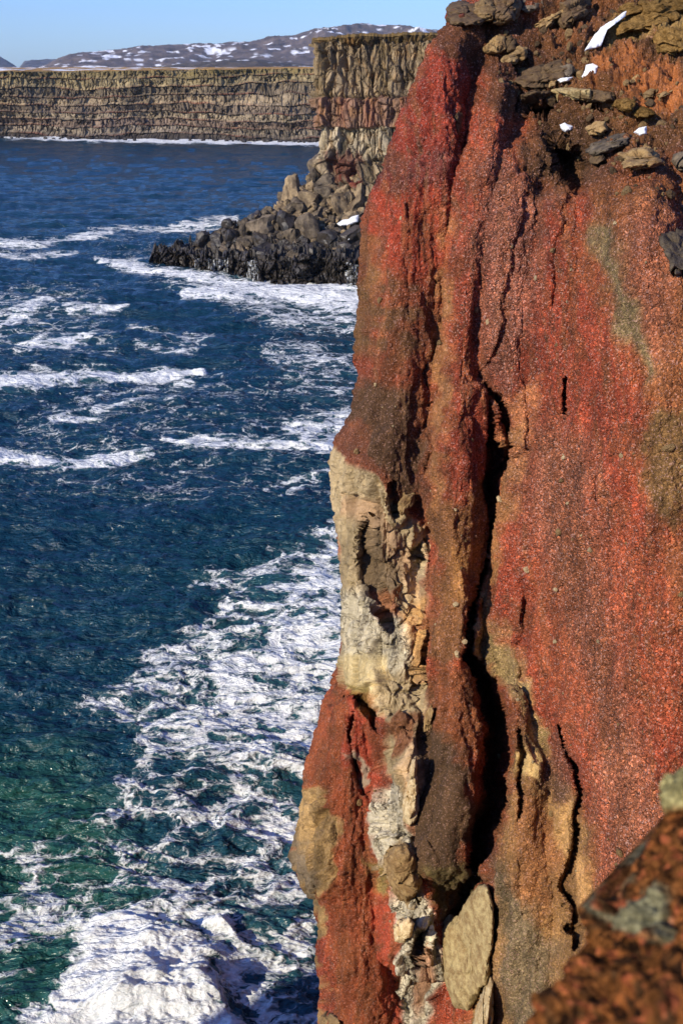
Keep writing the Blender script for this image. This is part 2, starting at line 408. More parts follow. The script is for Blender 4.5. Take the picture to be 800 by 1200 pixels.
def cliff_mesh():
    vs = np.concatenate([np.linspace(-260, -14, 40), np.arange(-12, 1215, 1.15), np.linspace(1222, 1600, 60)])
    n_in = 400
    tcol = np.concatenate([np.linspace(0, 1, n_in) ** 1.08, np.linspace(1, 2.3, 50)[1:]])
    V0 = vs[:, None] + 0 * tcol[None, :]
    l = uL(vs)[:, None]; R = np.maximum(815, l + 200)
    U0 = l + tcol[None, :] * (R - l)
    Y = cliff_depth(U0, V0)
    P = pt(U0, V0, Y)
    # world-space relief
    q = P.copy()
    slope = sm(260, 120, V0 + (U0 - 640) * 0.15) * sm(575, 660, U0)
    pale = poly(U0, V0, PALE, 6)
    blocky = np.maximum(np.maximum(poly(U0, V0, PALE, 5), poly(U0, V0, PALE_LOW, 5)), np.maximum(poly(U0, V0, TANBLOCK, 5), 0.7 * slope))
    n = normals(P)
    if n[..., 1].mean() > 0: n = -n
    big = fbm(q * np.array([0.5, 0.5, 0.22]), 4)
    flute = fbm(q * np.array([1.6, 1.6, 0.3]) + 40, 4)
    wq = np.stack([perlin(q * .8 + 3), perlin(q * .8 + 13), perlin(q * .8 + 23)], -1) * .25
    F1, e1, r1 = facets(q * np.array([.9, .9, .62]) + wq, .06, 1.1)
    F2, e2, r2 = facets(q * np.array([2.6, 2.6, 1.9]) + wq * 2, .08, 1.0)
    F3, e3, r3 = facets(q * 6.5 + wq * 4, .1, .8)
    fine = fbm(q * 3.5, 5, 0.6)
    rib = fbm(q * np.array([2.4, 2.4, 0.16]) + 70, 3, .6)
    rid = ridged(q * np.array([1.0, 1.0, 0.5]) + 7, 4)
    right = sm(600, 660, U0) * (1 - slope)
    calm = 1 - .45 * right
    edge = .18 + .82 * sm(0, 42, U0 - uL(V0))
    disp = ((0.20 * big + 0.13 * flute * (1 - slope) + 0.09 * rib * (1 - slope) + 0.035 * fine) * calm
            + blocky * (1 - slope) * edge * (0.40 * F1 + 0.12 * F2 + .03 * F3) + slope * (.22 * F1 + .14 * F2 + .05 * F3)
            + (1 - blocky) * (0.035 * F2 + 0.022 * F3)
            - slope * 0.3 * np.maximum(rid - 0.6, 0) * 3 + 0.015 * perlin(q * 14))
    disp += slope * (0.25 * fbm(q * 1.3 + 11, 4))
    P = P + n * disp[..., None]
    # wrap the far side round and away from the silhouette
    nb = 28; s = (np.linspace(1, 0, nb, endpoint=False) ** 1.6)[None, :, None] * 34
    back = P[:, :1] + s * np.array([0.30, 1.0, -0.02]) - np.array([0, 0, 0]) + 0
    back = back + (fbm(back * 0.7, 4) * 0.5)[..., None] * np.array([-0.3, 0, 0]) * np.minimum(s, 1)
    P2 = np.concatenate([back, P], 1)
    U = np.concatenate([np.repeat(U0[:, :1], nb, 1), U0], 1); V = np.concatenate([np.repeat(V0[:, :1], nb, 1), V0], 1)
    # foot of the cliff down into the sea
    nf = 14; k = np.linspace(0, 1, nf + 1)[1:, None, None]
    last = P2[-1:]; foot = last * (1 - k) + (last * [1, 1, 0] + [-1.5, -1.5, -3]) * k
    P3 = np.concatenate([P2, foot], 0)
    U = np.concatenate([U, np.repeat(U[-1:], nf, 0)], 0); V = np.concatenate([V, np.repeat(V[-1:], nf, 0) + 10], 0)
    return P3, U, V, P, U0, V0, vs

# ---- zones of the main cliff in photo pixels
PALE = [(391, 520), (415, 545), (440, 560), (462, 590), (470, 597), (500, 620), (500, 680), (498, 740), (497, 800), (488, 850), (486, 880),
        (490, 910), (486, 935), (475, 950), (462, 930), (440, 900), (447, 870), (455, 845), (440, 830), (432, 812), (402, 806), (401, 770), (404, 700), (398, 650), (388, 600), (384, 540)]
PALE_LOW = [(440, 925), (455, 912), (478, 945), (492, 960), (490, 1000), (492, 1040), (505, 1070), (518, 1090), (520, 1150), (500, 1200), (472, 1210), (468, 1150), (458, 1080), (452, 1040), (440, 1010), (432, 960)]
TANBLOCK = [(350, 920), (372, 930), (390, 960), (400, 1000), (398, 1030), (380, 1045), (378, 1100), (386, 1160), (380, 1200), (360, 1200), (365, 1060), (338, 1020), (338, 960)]

def cliff_colour(U, V, P):
    w1 = perlin(np.stack([U / 26, V / 34, 0 * U], -1)) * 13 + perlin(np.stack([U / 7, V / 9, 0 * U + 3], -1)) * 5
    w2 = perlin(np.stack([U / 26, V / 34, 0 * U + 9], -1)) * 13 + perlin(np.stack([U / 7, V / 9, 0 * U + 13], -1)) * 5
    u, v = U + w1, V + w2
    col = np.zeros(U.shape + (3,)) + lin(172, 62, 40)
    gran = np.ones(U.shape) * 0.75; crack = np.zeros(U.shape)
    def put(mask, c, g=None, cr=None):
        nonlocal col, gran, crack
        m = mask[..., None]; col = col * (1 - m) + c * m
        if g is not None: gran = gran * (1 - mask) + g * mask
        if cr is not None: crack = crack * (1 - mask) + cr * mask
    n = lambda s, o, sy=1.0: perlin(np.stack([U / s, V / (s * sy), 0 * U + o], -1))
    # left buttress
    put(poly(u, v, [(520, 20), (560, 60), (540, 150), (520, 230), (440, 230), (460, 150)], 14), lin(152, 44, 30), 0.6)
    put(poly(u, v, [(446, 178), (528, 178), (522, 222), (434, 222)], 12), lin(120, 48, 42), 0.6)
    put(poly(u, v, [(432, 225), (522, 225), (508, 330), (425, 330)], 14) * 0.9, lin(178, 52, 30), 0.5)
    put(poly(u, v, [(420, 310), (505, 330), (505, 430), (415, 420)], 20) * (0.55 + 0.45 * sm(-0.3, 0.3, n(18, 2))), lin(98, 64, 38), 0.5)
    put(poly(u, v, [(418, 270), (440, 280), (436, 420), (412, 420)], 10) * 0.8, lin(116, 84, 50), 0.4)
    put(poly(u, v, [(425, 415), (500, 420), (500, 480), (420, 480)], 16) * 0.7, lin(112, 56, 34), 0.5)
    put(poly(u, v, [(412, 440), (500, 470), (500, 590), (475, 600), (440, 560), (390, 520)], 14), lin(86, 60, 40), 0.45)
    put(poly(u, v, [(405, 480), (425, 500), (440, 545), (470, 580), (465, 600), (390, 525)], 7) * 0.8, lin(118, 62, 44), 0.4)
    # stripe of tan tuff
    put(poly(u, v, [(516, 250), (528, 250), (526, 450), (520, 620), (503, 620), (504, 450)], 9) * 0.85, lin(156, 110, 68), 0.4)
    put(poly(u, v, [(503, 600), (512, 600), (512, 800), (500, 820)], 5) * 0.6, lin(160, 78, 50), 0.5)
    # grey-pink cinders between
    put(.8 * poly(u, v, [(575, 170), (615, 200), (640, 230), (632, 330), (622, 440), (590, 470), (562, 440), (556, 330), (555, 240)], 22), lin(148, 92, 74), 1.0)
    put(poly(u, v, [(560, 455), (600, 470), (635, 440), (622, 510), (598, 560), (590, 500)], 9), lin(184, 108, 68), 0.7)
    put(poly(u, v, [(596, 505), (612, 500), (604, 580), (585, 660), (575, 740), (558, 770), (560, 690), (578, 600)], 8) * 0.95, lin(152, 104, 64), 0.5)
    put(poly(u, v, [(560, 690), (585, 720), (612, 790), (640, 860), (640, 920), (612, 870), (598, 810), (556, 770)], 8), lin(152, 128, 84), 0.5)
    # right mass
    put(poly(u, v, [(625, 490), (700, 520), (720, 700), (760, 900), (800, 960), (800, 1100), (700, 1060), (690, 880), (660, 740), (620, 640), (606, 560)], 30) * 0.85, lin(158, 94, 70), 1.0)
    put(poly(u, v, [(700, 620), (820, 600), (820, 860), (770, 840), (720, 740)], 26) * 0.6, lin(186, 84, 54), 0.9)
    put(poly(u, v, [(622, 660), (660, 700), (688, 800), (670, 880), (640, 820), (610, 740)], 16) * 0.75, lin(190, 86, 54), 0.7)
    put(poly(u, v, [(670, 210), (820, 200), (820, 480), (760, 480), (740, 430), (700, 340), (680, 280)], 18) * 0.9, lin(142, 84, 48), 0.7)
    put(poly(u, v, [(740, 240), (800, 250), (780, 420), (740, 400), (720, 300)], 22) * 0.7, lin(160, 88, 66), 0.8)
    put(poly(u, v, [(690, 260), (712, 250), (735, 340), (770, 430), (762, 450), (722, 390)], 12) * 0.9, lin(112, 100, 68), 0.6)
    put(poly(u, v, [(752, 490), (800, 470), (820, 560), (790, 620), (755, 600)], 10) * 0.85, lin(108, 92, 54), 0.6)
    put(poly(u, v, [(770, 630), (820, 620), (820, 760), (790, 700)], 12) * 0.6, lin(150, 92, 54), 0.6)
    put(.9 * poly(u, v, [(668, 205), (690, 200), (672, 330), (640, 420), (600, 470), (598, 440), (640, 330)], 10), lin(166, 58, 36), .8)
    # lower right: olive grey weathered tuff
    put(poly(u, v, [(600, 850), (650, 900), (690, 960), (700, 1070), (680, 1140), (640, 1200), (540, 1220), (575, 1040), (585, 960), (600, 900)], 14), lin(146, 108, 66), 0.5)
    put(poly(u, v, [(612, 930), (650, 940), (655, 1000), (640, 1080), (600, 1040)], 16) * 0.6, lin(166, 98, 60), 0.6)
    put(poly(u, v, [(575, 1000), (610, 1040), (650, 1120), (640, 1220), (590, 1220), (580, 1080)], 14) * 0.85, lin(108, 96, 72), 0.6)
    put(poly(u, v, [(612, 870), (628, 880), (640, 915), (615, 910)], 3), lin(206, 172, 112), 0.2)
    put(poly(u, v, [(640, 930), (668, 950), (665, 1010), (655, 1000)], 5) * 0.8, lin(190, 148, 94), 0.3)
    put(poly(u, v, [(672, 995), (690, 1010), (690, 1060), (672, 1080)], 5) * 0.8, lin(180, 136, 86), 0.3)
    put(poly(u, v, [(655, 850), (672, 880), (672, 910), (650, 940), (632, 920)], 8) * 0.7, lin(100, 70, 56), 0.9)
    # middle pillar
    put(poly(u, v, [(528, 440), (570, 450), (590, 500), (570, 600), (522, 600)], 8), lin(158, 56, 38), 0.6)
    put(poly(u, v, [(505, 600), (575, 560), (560, 680), (545, 770), (505, 800)], 9), lin(122, 78, 46), 0.55)
    put(poly(u, v, [(522, 640), (560, 640), (548, 700), (525, 700)], 12) * 0.7, lin(164, 112, 62), 0.4)
    put(poly(u, v, [(500, 780), (560, 780), (600, 830), (590, 900), (500, 880)], 10), lin(138, 72, 42), 0.5)
    put(poly(u, v, [(482, 830), (505, 800), (520, 860), (545, 880), (560, 960), (540, 1020), (500, 1030), (482, 1000)], 9), lin(84, 62, 42), 0.35)
    put(poly(u, v, [(495, 1015), (545, 1010), (572, 1030), (545, 1060), (515, 1085), (500, 1060)], 6), lin(96, 82, 50), 0.3)
    # lower left red
    put(poly(u, v, [(400, 770), (402, 810), (440, 830), (448, 890), (430, 950), (448, 1040), (466, 1120), (482, 1220), (400, 1220), (390, 1100), (375, 1040), (385, 970), (345, 920), (365, 860)], 7), lin(150, 66, 38), 0.4)
    put(poly(u, v, [(405, 812), (440, 840), (446, 890), (434, 960), (420, 930), (405, 870)], 6), lin(184, 60, 40), 0.4)
    put(poly(u, v, [(428, 960), (440, 1000), (448, 1060), (470, 1150), (484, 1210), (460, 1210), (440, 1110), (425, 1020)], 6), lin(182, 62, 42), 0.4)
    put(poly(u, v, TANBLOCK, 4), lin(150, 122, 80), 0.25, 0.35)
    put(poly(u, v, [(343, 960), (362, 990), (378, 1030), (372, 1055), (350, 1035), (338, 1000)], 4), lin(120, 104, 82), 0.2, 0.5)
    put(poly(u, v, [(432, 1000), (450, 1020), (455, 1060), (440, 1050)], 5), lin(126, 106, 62), 0.3)
    put(poly(u, v, [(412, 878), (425, 890), (433, 930), (424, 920)], 2), lin(160, 138, 116), 0.1)
    # pale rock
    uu, vv = U + w1 * 0.35, V + w2 * 0.35
    put(poly(uu, vv, PALE, 3), lin(172, 152, 116), 0.12, 0.35)
    put(poly(uu, vv, [(400, 575), (430, 590), (470, 625), (500, 690), (500, 720), (480, 690), (455, 650), (425, 615), (400, 600)], 7) * 0.8, lin(164, 132, 100), 0.1, 0.0)
    put(poly(uu, vv, [(420, 610), (440, 625), (470, 670), (475, 720), (455, 745), (430, 715), (420, 680)], 4) * 0.9, lin(112, 92, 68), 0.1, 0.5)
    put(poly(uu, vv, [(400, 690), (440, 700), (480, 720), (488, 780), (460, 790), (405, 770)], 8) * 0.9, lin(186, 176, 150), 0.1, 1.0)
    put(poly(uu, vv, [(430, 695), (460, 700), (470, 720), (445, 725)], 5) * 0.8, lin(160, 88, 50), 0.3, 0.4)
    put(poly(uu, vv, [(468, 720), (498, 700), (497, 800), (486, 800)], 7) * 0.8, lin(196, 146, 84), 0.2, 0.3)
    put(poly(uu, vv, [(405, 765), (450, 768), (440, 805), (432, 812), (402, 806)], 5) * 0.8, lin(184, 166, 122), 0.1, 0.1)
    put(poly(uu, vv, [(478, 850), (492, 880), (494, 960), (478, 960), (470, 920)], 5) * 0.7, lin(196, 162, 124), 0.1, 0.0)
    put(poly(uu, vv, [(448, 850), (470, 830), (488, 840), (484, 870), (462, 890)], 4) * 0.8, lin(128, 66, 40), 0.3, 0.2)
    put(poly(uu, vv, [(402, 800), (432, 806), (442, 840), (430, 842)], 4) * 0.8, lin(120, 102, 48), 0.2, 0)
    put(poly(uu, vv, PALE_LOW, 3), lin(194, 184, 160), 0.12, 1.0)
    put(poly(uu, vv, [(452, 990), (470, 985), (492, 1010), (490, 1050), (470, 1060), (455, 1040)], 4) * 0.9, lin(168, 140, 98), 0.1, 0.5)
    put(poly(uu, vv, [(478, 925), (492, 955), (488, 985), (476, 970)], 4) * 0.8, lin(168, 94, 54), 0.3, 0.2)
    put(poly(uu, vv, [(490, 1100), (510, 1120), (505, 1160), (495, 1190), (485, 1150)], 4) * 0.7, lin(164, 100, 58), 0.3, 0.4)
    # upper slope of soil and rubble
    sl = sm(262, 175, v + (u - 640) * 0.15) * sm(590, 640, u)
    put(sl, lin(108, 68, 38), 0.5)
    put(sl * sm(-0.1, 0.35, n(38, 21, 0.6)), lin(96, 62, 38), 0.5)
    put(poly(u, v, [(498, 60), (512, 28), (522, 20), (600, 10), (640, 60), (650, 130), (600, 140), (566, 110), (556, 78), (530, 66)], 7) * 0.9, lin(84, 52, 32), 0.5)
    put(poly(u, v, [(620, 150), (700, 140), (720, 200), (650, 240), (625, 200)], 12) * 0.8, lin(84, 58, 36), 0.5)
    put(poly(u, v, [(700, 60), (740, 60), (800, 90), (820, 130), (760, 120), (700, 100)], 10) * 0.85, lin(176, 98, 52), 0.3)
    put(poly(u, v, [(720, 15), (830, -10), (830, 50), (780, 60), (740, 40), (705, 55)], 8) * 0.8, lin(150, 122, 70), 0.2)
    put(poly(u, v, [(650, -20), (720, -20), (720, 20), (680, 60), (640, 60)], 14) * 0.6, lin(128, 72, 40), 0.4)
    tone = 1 + 0.24 * n(60, 31, 1.6) + 0.18 * n(16, 33, 1.6)
    nots = 1 - sm(262, 175, v + (u - 640) * 0.15) * sm(590, 640, u)
    lean = U + (V - 600) * .04 * (U < 600) - (V - 600) * .10 * (U > 600)            # run-off streaks follow the fall line
    s1 = perlin(np.stack([lean / 7, V / 170, 0 * U + 61], -1)); s2 = perlin(np.stack([lean / 19, V / 260, 0 * U + 66], -1)); s3 = perlin(np.stack([lean / 3, V / 60, 0 * U + 69], -1))
    tone = tone * (1 + nots * (.26 * s1 + .30 * s2 + .16 * s3))
    def put2(m, c):
        nonlocal col
        col = col * (1 - m[..., None]) + c * m[..., None]
    isr = np.clip((col[..., 0] / (col @ np.array([.3, .55, .15]) + 1e-6) - 1.5) / 1.2, 0, 1) * nots
    put2(.6 * isr * sm(.12, .55, s1 + .4 * s3), lin(104, 70, 46)); put2(.45 * isr * sm(.15, .5, -s2 + .4 * s3), lin(170, 92, 54))
    put2(.5 * isr * sm(.28, .5, perlin(np.stack([U / 9, V / 13, 0 * U + 90], -1)) + .3 * s3), lin(84, 60, 42))
    lum = col @ np.array([.3, .55, .15]); sat = np.clip((col[..., 0] / (lum + 1e-6) - 1.5) / 1.5, 0, 1)      # iron red ground is dull as well as red
    col = col * (1 - .12 * sat[..., None]) + lum[..., None] * .12 * sat[..., None]
    brown = sm(.05, .5, fbm(np.stack([U / 30, V / 70, 0 * U + 55], -1), 4)) * sat
    col = col * (1 - .55 * brown[..., None]) + lin(112, 70, 44) * .55 * brown[..., None]
    col = col * (1 - sat[..., None] * (1 - np.array([.72, .97, .66])))
    col = np.clip(col * tone[..., None], 0.004, 0.9)
    return col, gran, crack

P3, CU, CV, PF, U0, V0, VS = cliff_mesh()
col, gran, crack = cliff_colour(CU, CV, P3)
nr, nc = P3.shape[:2]
link('cliff', mesh_from('cliff', P3, grid_faces(nr, nc)[:, ::-1], {'Col': col, 'gran': gran, 'crack': crack}), M_cliff, kind='structure',
     label='tall red and brown scoria cliff face with pale rock outcrop and dark crevice')
NF = normals(PF)
if NF[..., 1].mean() > 0: NF = -NF

def on_cliff(u, v):
    i = int(np.clip(np.searchsorted(VS, v), 0, len(VS) - 1)); j = int(np.clip(np.searchsorted(U0[i], u), 0, U0.shape[1] - 1))
    return PF[i, j], NF[i, j]
def cliff_Y(u, v): return float(on_cliff(u, v)[0][1])

# ================================================================== rocks
def ico(sub):
    import bmesh
    bm = bmesh.new(); bmesh.ops.create_icosphere(bm, subdivisions=sub, radius=1)
    vs = np.array([v.co[:] for v in bm.verts]); fs = np.array([[v.index for v in f.verts] for f in bm.faces]); bm.free()
    return vs, fs
ICO3, ICO4, ICO2 = ico(4), ico(5), ico(3)
def boulder_mesh(seed, base=ICO3, cuts=9, rough=0.08, smooth=False, lo=0.55, hi=0.9):
    r = np.random.default_rng(seed); vs, fs = base; p = vs.copy()
    for _ in range(cuts):                                   # planar breaks
        n = r.normal(size=3); n /= np.linalg.norm(n); k = r.uniform(lo, hi)
        d = p @ n; p = p - np.maximum(d - k, 0)[:, None] * n * 0.96
    p = p + vs * (fbm(vs * 1.4 + seed * 3.7, 3) * 0.14 + fbm(vs * 5 + seed, 3) * rough * 0.5)[:, None]
    return mesh_from('boulder', p, fs, smooth=smooth)

def outline_rock(name, P, depth_fn, bulge, mat, seed=0, rough=0.06, nr=26, na=96, facet=0.0, Yoff=0.0, back=0.5, pw=4, attrs=None, smooth=True, **props):
    """closed stone whose outline is P in photo pixels, resting on the surface depth_fn; origin at its base"""
    P = np.array(P, float); cx, cy = P.mean(0)
    # resample the outline by angle length
    Q = np.vstack([P, P[:1]]); L = np.r_[0, np.cumsum(np.hypot(*np.diff(Q, axis=0).T))]
    s = np.linspace(0, L[-1], na, endpoint=False)
    ou = np.interp(s, L, Q[:, 0]); ov = np.interp(s, L, Q[:, 1])
    rr = np.sin(np.linspace(0, math.pi / 2, nr))
    base = np.array([[depth_fn(cx + (a - cx) * 0.9, cy + (b - cy) * 0.9) for a, b in zip(ou, ov)]])
    A_ = np.stack([ou, ov, np.ones(na)], 1); cf, *_ = np.linalg.lstsq(A_, base[0], rcond=None)       # plane through the ground it sits on
    plane = lambda a, b: cf[0] * a + cf[1] * b + cf[2] + Yoff
    rings = []
    for r in rr:                                            # front
        u = cx + (ou - cx) * r; v = cy + (ov - cy) * r
        rings.append(pt(u, v, plane(u, v) - bulge * math.sqrt(max(0, 1 - r ** pw))))
    for r in rr[::-1][1:]:                                  # back
        u = cx + (ou - cx) * r; v = cy + (ov - cy) * r
        rings.append(pt(u, v, plane(u, v) + back * math.sqrt(max(0, 1 - r * r)) + 0.02))
    G = np.array(rings); G = np.concatenate([G, G[:, :1]], 1)
    size = max(np.ptp(G[..., 0]), np.ptp(G[..., 2]))
    c0 = G.reshape(-1, 3).mean(0)
    d = G - c0; d /= np.linalg.norm(d, axis=-1, keepdims=True) + 1e-6
    k = 2.2 / size
    disp = fbm(G * k + seed * 7.1, 5, 0.55) * rough * size
    if facet:
        a, b2, idr = worley(G * k * 1.3 + seed, True); disp = disp + (idr[..., 0] - 0.5) * facet * size * sm(0, 0.2, b2 - a)
    sh = name != 'snow_patch'
    disp = disp + sh * (min(size * .16, .24) * facets(G * min(1.6 / size, 2.5) + seed, .05, 1.2)[0] + min(size * .05, .06) * facets(G * 4.5 + seed, .08, 1.)[0]) + min(size * .025, .03) * fbm(G * 6 + seed, 4, .6)
    G = G + d * disp[..., None]
    G[:, -1] = G[:, 0]
    org = np.array([c0[0], c0[1], G[..., 2].min()])
    me = mesh_from(name, G - org, grid_faces(*G.shape[:2])[:, ::-1], attrs, smooth=smooth)
    o = link(name, me, mat, **props); o.location = org
    return o

M_tanrock = rock_material('ochre_stone', lin(150, 124, 84), 0.4, 2.0, lin(112, 86, 54))
M_brownrock = rock_material('brown_stone', lin(104, 84, 58), 0.45, 2.0, lin(74, 56, 40))
M_darkrock = rock_material('dark_basalt', lin(104, 92, 76), 0.5, 1.2, lin(58, 50, 42))
M_darkrock2 = rock_material('brown_basalt', lin(148, 128, 98), 0.45, 0.5, lin(84, 70, 54), bumpd=0.12)
M_wetrock = rock_material('wet_black_basalt', lin(62, 55, 48), 0.5, 0.6, lin(34, 31, 29), rough=0.45, bumpd=0.2, spec=0.5)
M_slab = rock_material('grey_slab_stone', lin(168, 150, 108), 0.4, 2.5, lin(128, 106, 72))
M_palestone = rock_material('pale_stone', lin(206, 186, 146), 0.3, 3.0, lin(168, 140, 100))
M_moss = rock_material('dry_moss', lin(150, 118, 70), 0.5, 4.0, lin(100, 76, 42), rough=1.0, bumpd=0.10, spec=0.0)

R = dict(mat=None)
def rock(name, P, bulge, mat, label, cat='boulder', group=None, **k):
    k['Yoff'] = k.get('Yoff', 0) + (.18 if P[0][1] < 330 else .1)
    props = dict(label=label, category=cat)
    if group: props['group'] = group
    return outline_rock(name, P, cliff_Y, bulge, mat, **k, **props)

# rim boulders against the sky
rock('boulder', [(522, 12), (526, 4), (540, 1), (556, 4), (568, 8), (571, 18), (562, 27), (545, 30), (530, 29), (523, 22)], 0.6, M_brownrock, 'squat brown boulder at the very left end of the cliff rim against the sky', seed=1, facet=0.10, Yoff=-0.5)
rock('boulder', [(552, 12), (556, 3), (566, -2), (578, 2), (582, 12), (576, 22), (562, 24)], 0.5, M_tanrock, 'small ochre boulder wedged between two brown ones on the cliff rim', seed=2, facet=0.08, Yoff=-0.9)
rock('boulder', [(576, 12), (580, -2), (594, -8), (606, -4), (608, 10), (602, 24), (588, 28), (576, 24)], 0.6, M_brownrock, 'dark angular boulder third from the left on the cliff rim', seed=3, facet=0.1, Yoff=-0.7)
rock('boulder', [(606, 2), (616, -6), (632, -8), (640, 0), (634, 10), (618, 16), (608, 12)], 0.5, M_darkrock, 'dark boulder cut by the top edge beside a patch of soil', seed=4, facet=0.1)
rock('boulder', [(567, 55), (572, 47), (582, 42), (590, 45), (591, 56), (584, 61), (572, 62)], 0.35, M_tanrock, 'rounded bright ochre boulder just below the cliff rim', seed=5, facet=0.08, Yoff=-0.3)
rock('boulder', [(589, 70), (594, 62), (606, 56), (617, 57), (613, 68), (603, 75), (592, 74)], 0.35, M_tanrock, 'wedge shaped ochre boulder with a pointed top left of the flat grey slab', seed=6, facet=0.1, Yoff=-0.3)
rock('boulder', [(590, 46), (598, 40), (604, 46), (604, 58), (594, 62), (590, 56)], 0.3, M_brownrock, 'grey brown stone between the two ochre boulders below the rim', seed=7, facet=0.1, Yoff=-0.2)
rock('boulder', [(628, 31), (636, 22), (648, 17), (656, 12), (660, 18), (648, 26), (640, 32), (630, 34)], 0.3, M_tanrock, 'long pale ochre stone lying aslant on the upper slope', seed=8, facet=0.08, Yoff=-0.2)
rock('boulder', [(656, 24), (658, 6), (668, -4), (686, -6), (692, 4), (684, 16), (672, 22), (668, 34), (660, 34)], 0.5, M_brownrock, 'upright olive brown boulder near the top edge above the long snow patch', seed=9, facet=0.12, Yoff=-0.3)
rock('rock_slab', [(606, 94), (616, 84), (640, 74), (656, 70), (662, 80), (660, 92), (640, 98), (618, 99)], 0.3, M_brownrock, 'flat grey brown slab tilted in the soil left of the small snow patches', 'rock slab', seed=10, facet=0.06, Yoff=-0.2)
rock('rock_slab', [(655, 74), (668, 74), (676, 84), (668, 92), (658, 90)], 0.3, M_darkrock, 'small dark slab beside the long flat slab and snow scrap', 'rock slab', seed=11, facet=0.08, Yoff=-0.1)
rock('boulder', [(640, 96), (646, 91), (653, 93), (651, 101), (643, 103)], 0.2, M_tanrock, 'fist shaped bright ochre stone under the flat slab', seed=12, facet=0.06, Yoff=-0.2)
led = [([(610, 122), (612, 112), (626, 106), (646, 106), (650, 114), (646, 124), (622, 128)], M_brownrock),
       ([(648, 120), (650, 107), (672, 104), (690, 105), (694, 116), (680, 119), (664, 122)], M_slab),
       ([(690, 118), (692, 106), (706, 105), (718, 108), (720, 118), (706, 121)], M_brownrock),
       ([(716, 124), (720, 116), (734, 116), (744, 121), (742, 130), (728, 130)], M_moss),
       ([(742, 132), (748, 125), (762, 127), (768, 134), (760, 139), (746, 138)], M_moss)]
lt = ['leftmost brown block of the stone ledge, overhanging a black gap', 'widest olive block of the stone ledge crossing the slope', 'short brown block of the ledge right of its widest block',
      'lichen covered block near the right end of the ledge', 'last small lichen covered block at the right end of the ledge']
for k, ((P, m), l) in enumerate(zip(led, lt)):
    rock('ledge_block', P, 0.45, m, l, 'rock', 'blocks of the stone ledge', seed=20 + k, facet=0.05, Yoff=-0.35)
rock('boulder', [(728, 192), (731, 183), (742, 177), (758, 175), (770, 182), (773, 190), (760, 195), (740, 197), (729, 198)], 0.55, M_tanrock, 'big pale wedge boulder with a flat base at the foot of the slope', seed=31, facet=0.05, Yoff=-0.5)
rock('boulder', [(688, 178), (694, 168), (712, 160), (730, 156), (738, 160), (736, 168), (716, 176), (700, 181)], 0.4, M_darkrock, 'dark flat topped boulder above and left of the pale wedge boulder', seed=32, facet=0.1, Yoff=-0.5)
rock('boulder', [(690, 150), (698, 144), (708, 143), (712, 152), (704, 157), (694, 156)], 0.3, M_tanrock, 'small ochre stone standing on the dark flat boulder', seed=33, facet=0.08, Yoff=-0.5)
rock('boulder', [(690, 186), (696, 180), (706, 181), (708, 188), (700, 193), (692, 192)], 0.25, M_brownrock, 'small olive stone beside the black hollow in the slope', seed=34, facet=0.08, Yoff=-0.2)
rock('boulder', [(786, 188), (790, 180), (800, 178), (812, 184), (808, 196), (794, 198)], 0.4, M_darkrock, 'dark stone at the right edge of the picture level with the wedge boulder', seed=35, facet=0.08, Yoff=-0.2)
rock('boulder', [(772, 280), (780, 272), (796, 270), (815, 276), (818, 320), (804, 330), (790, 326), (784, 306), (774, 296)], 0.5, M_darkrock, 'rough grey block sticking out of the face at the right edge', seed=36, facet=0.12, rough=0.1, Yoff=-0.1)
rock('boulder', [(741, 92), (746, 89), (749, 96), (744, 100), (740, 98)], 0.2, M_tanrock, 'lone ochre stone in the bare orange bank', seed=37, Yoff=-0.1)
rock('boulder', [(772, 110), (790, 98), (800, 94), (802, 99), (784, 110), (774, 114)], 0.2, M_tanrock, 'thin pale stone lying aslant by the right edge under the orange bank', seed=38, facet=0.05, Yoff=-0.15)
rock('boulder', [(751, 112), (760, 105), (767, 105), (764, 114), (754, 117)], 0.2, M_tanrock, 'small pale stone left of the thin slanting stone', seed=39, facet=0.05, Yoff=-0.15)
rock('boulder', [(536, 130), (544, 134), (545, 146), (538, 158), (533, 160), (532, 148)], 0.25, M_brownrock, 'upright grey stone stuck in the groove of the red face', seed=40, facet=0.05, Yoff=-0.1)
# moss on the top right
for k, (P, l) in enumerate([([(718, 34), (722, 24), (744, 18), (766, 20), (790, 14), (800, 24), (790, 34), (760, 36), (736, 34), (722, 42)], 'long straw coloured moss hummock right of the long snow patch'),
             ([(766, 50), (770, 40), (786, 36), (802, 42), (806, 56), (790, 66), (772, 62)], 'round straw coloured moss hummock above the orange bank'),
             ([(724, 12), (740, 4), (770, 0), (790, 4), (780, 14), (752, 14), (734, 18)], 'straw coloured moss hummock just under the top edge'),
             ([(790, 30), (800, 22), (830, 16), (840, 36), (820, 44), (798, 42)], 'straw coloured moss hummock cut by the right edge'),
             ([(780, 2), (800, -10), (840, -12), (836, 10), (810, 14), (790, 12)], 'topmost straw coloured moss hummock in the corner')]):
    rock('moss_hummock', P, 0.45, M_moss, l, 'moss hummock', 'moss hummocks on the rim', seed=50 + k, rough=0.10, facet=0.05, Yoff=-0.2)
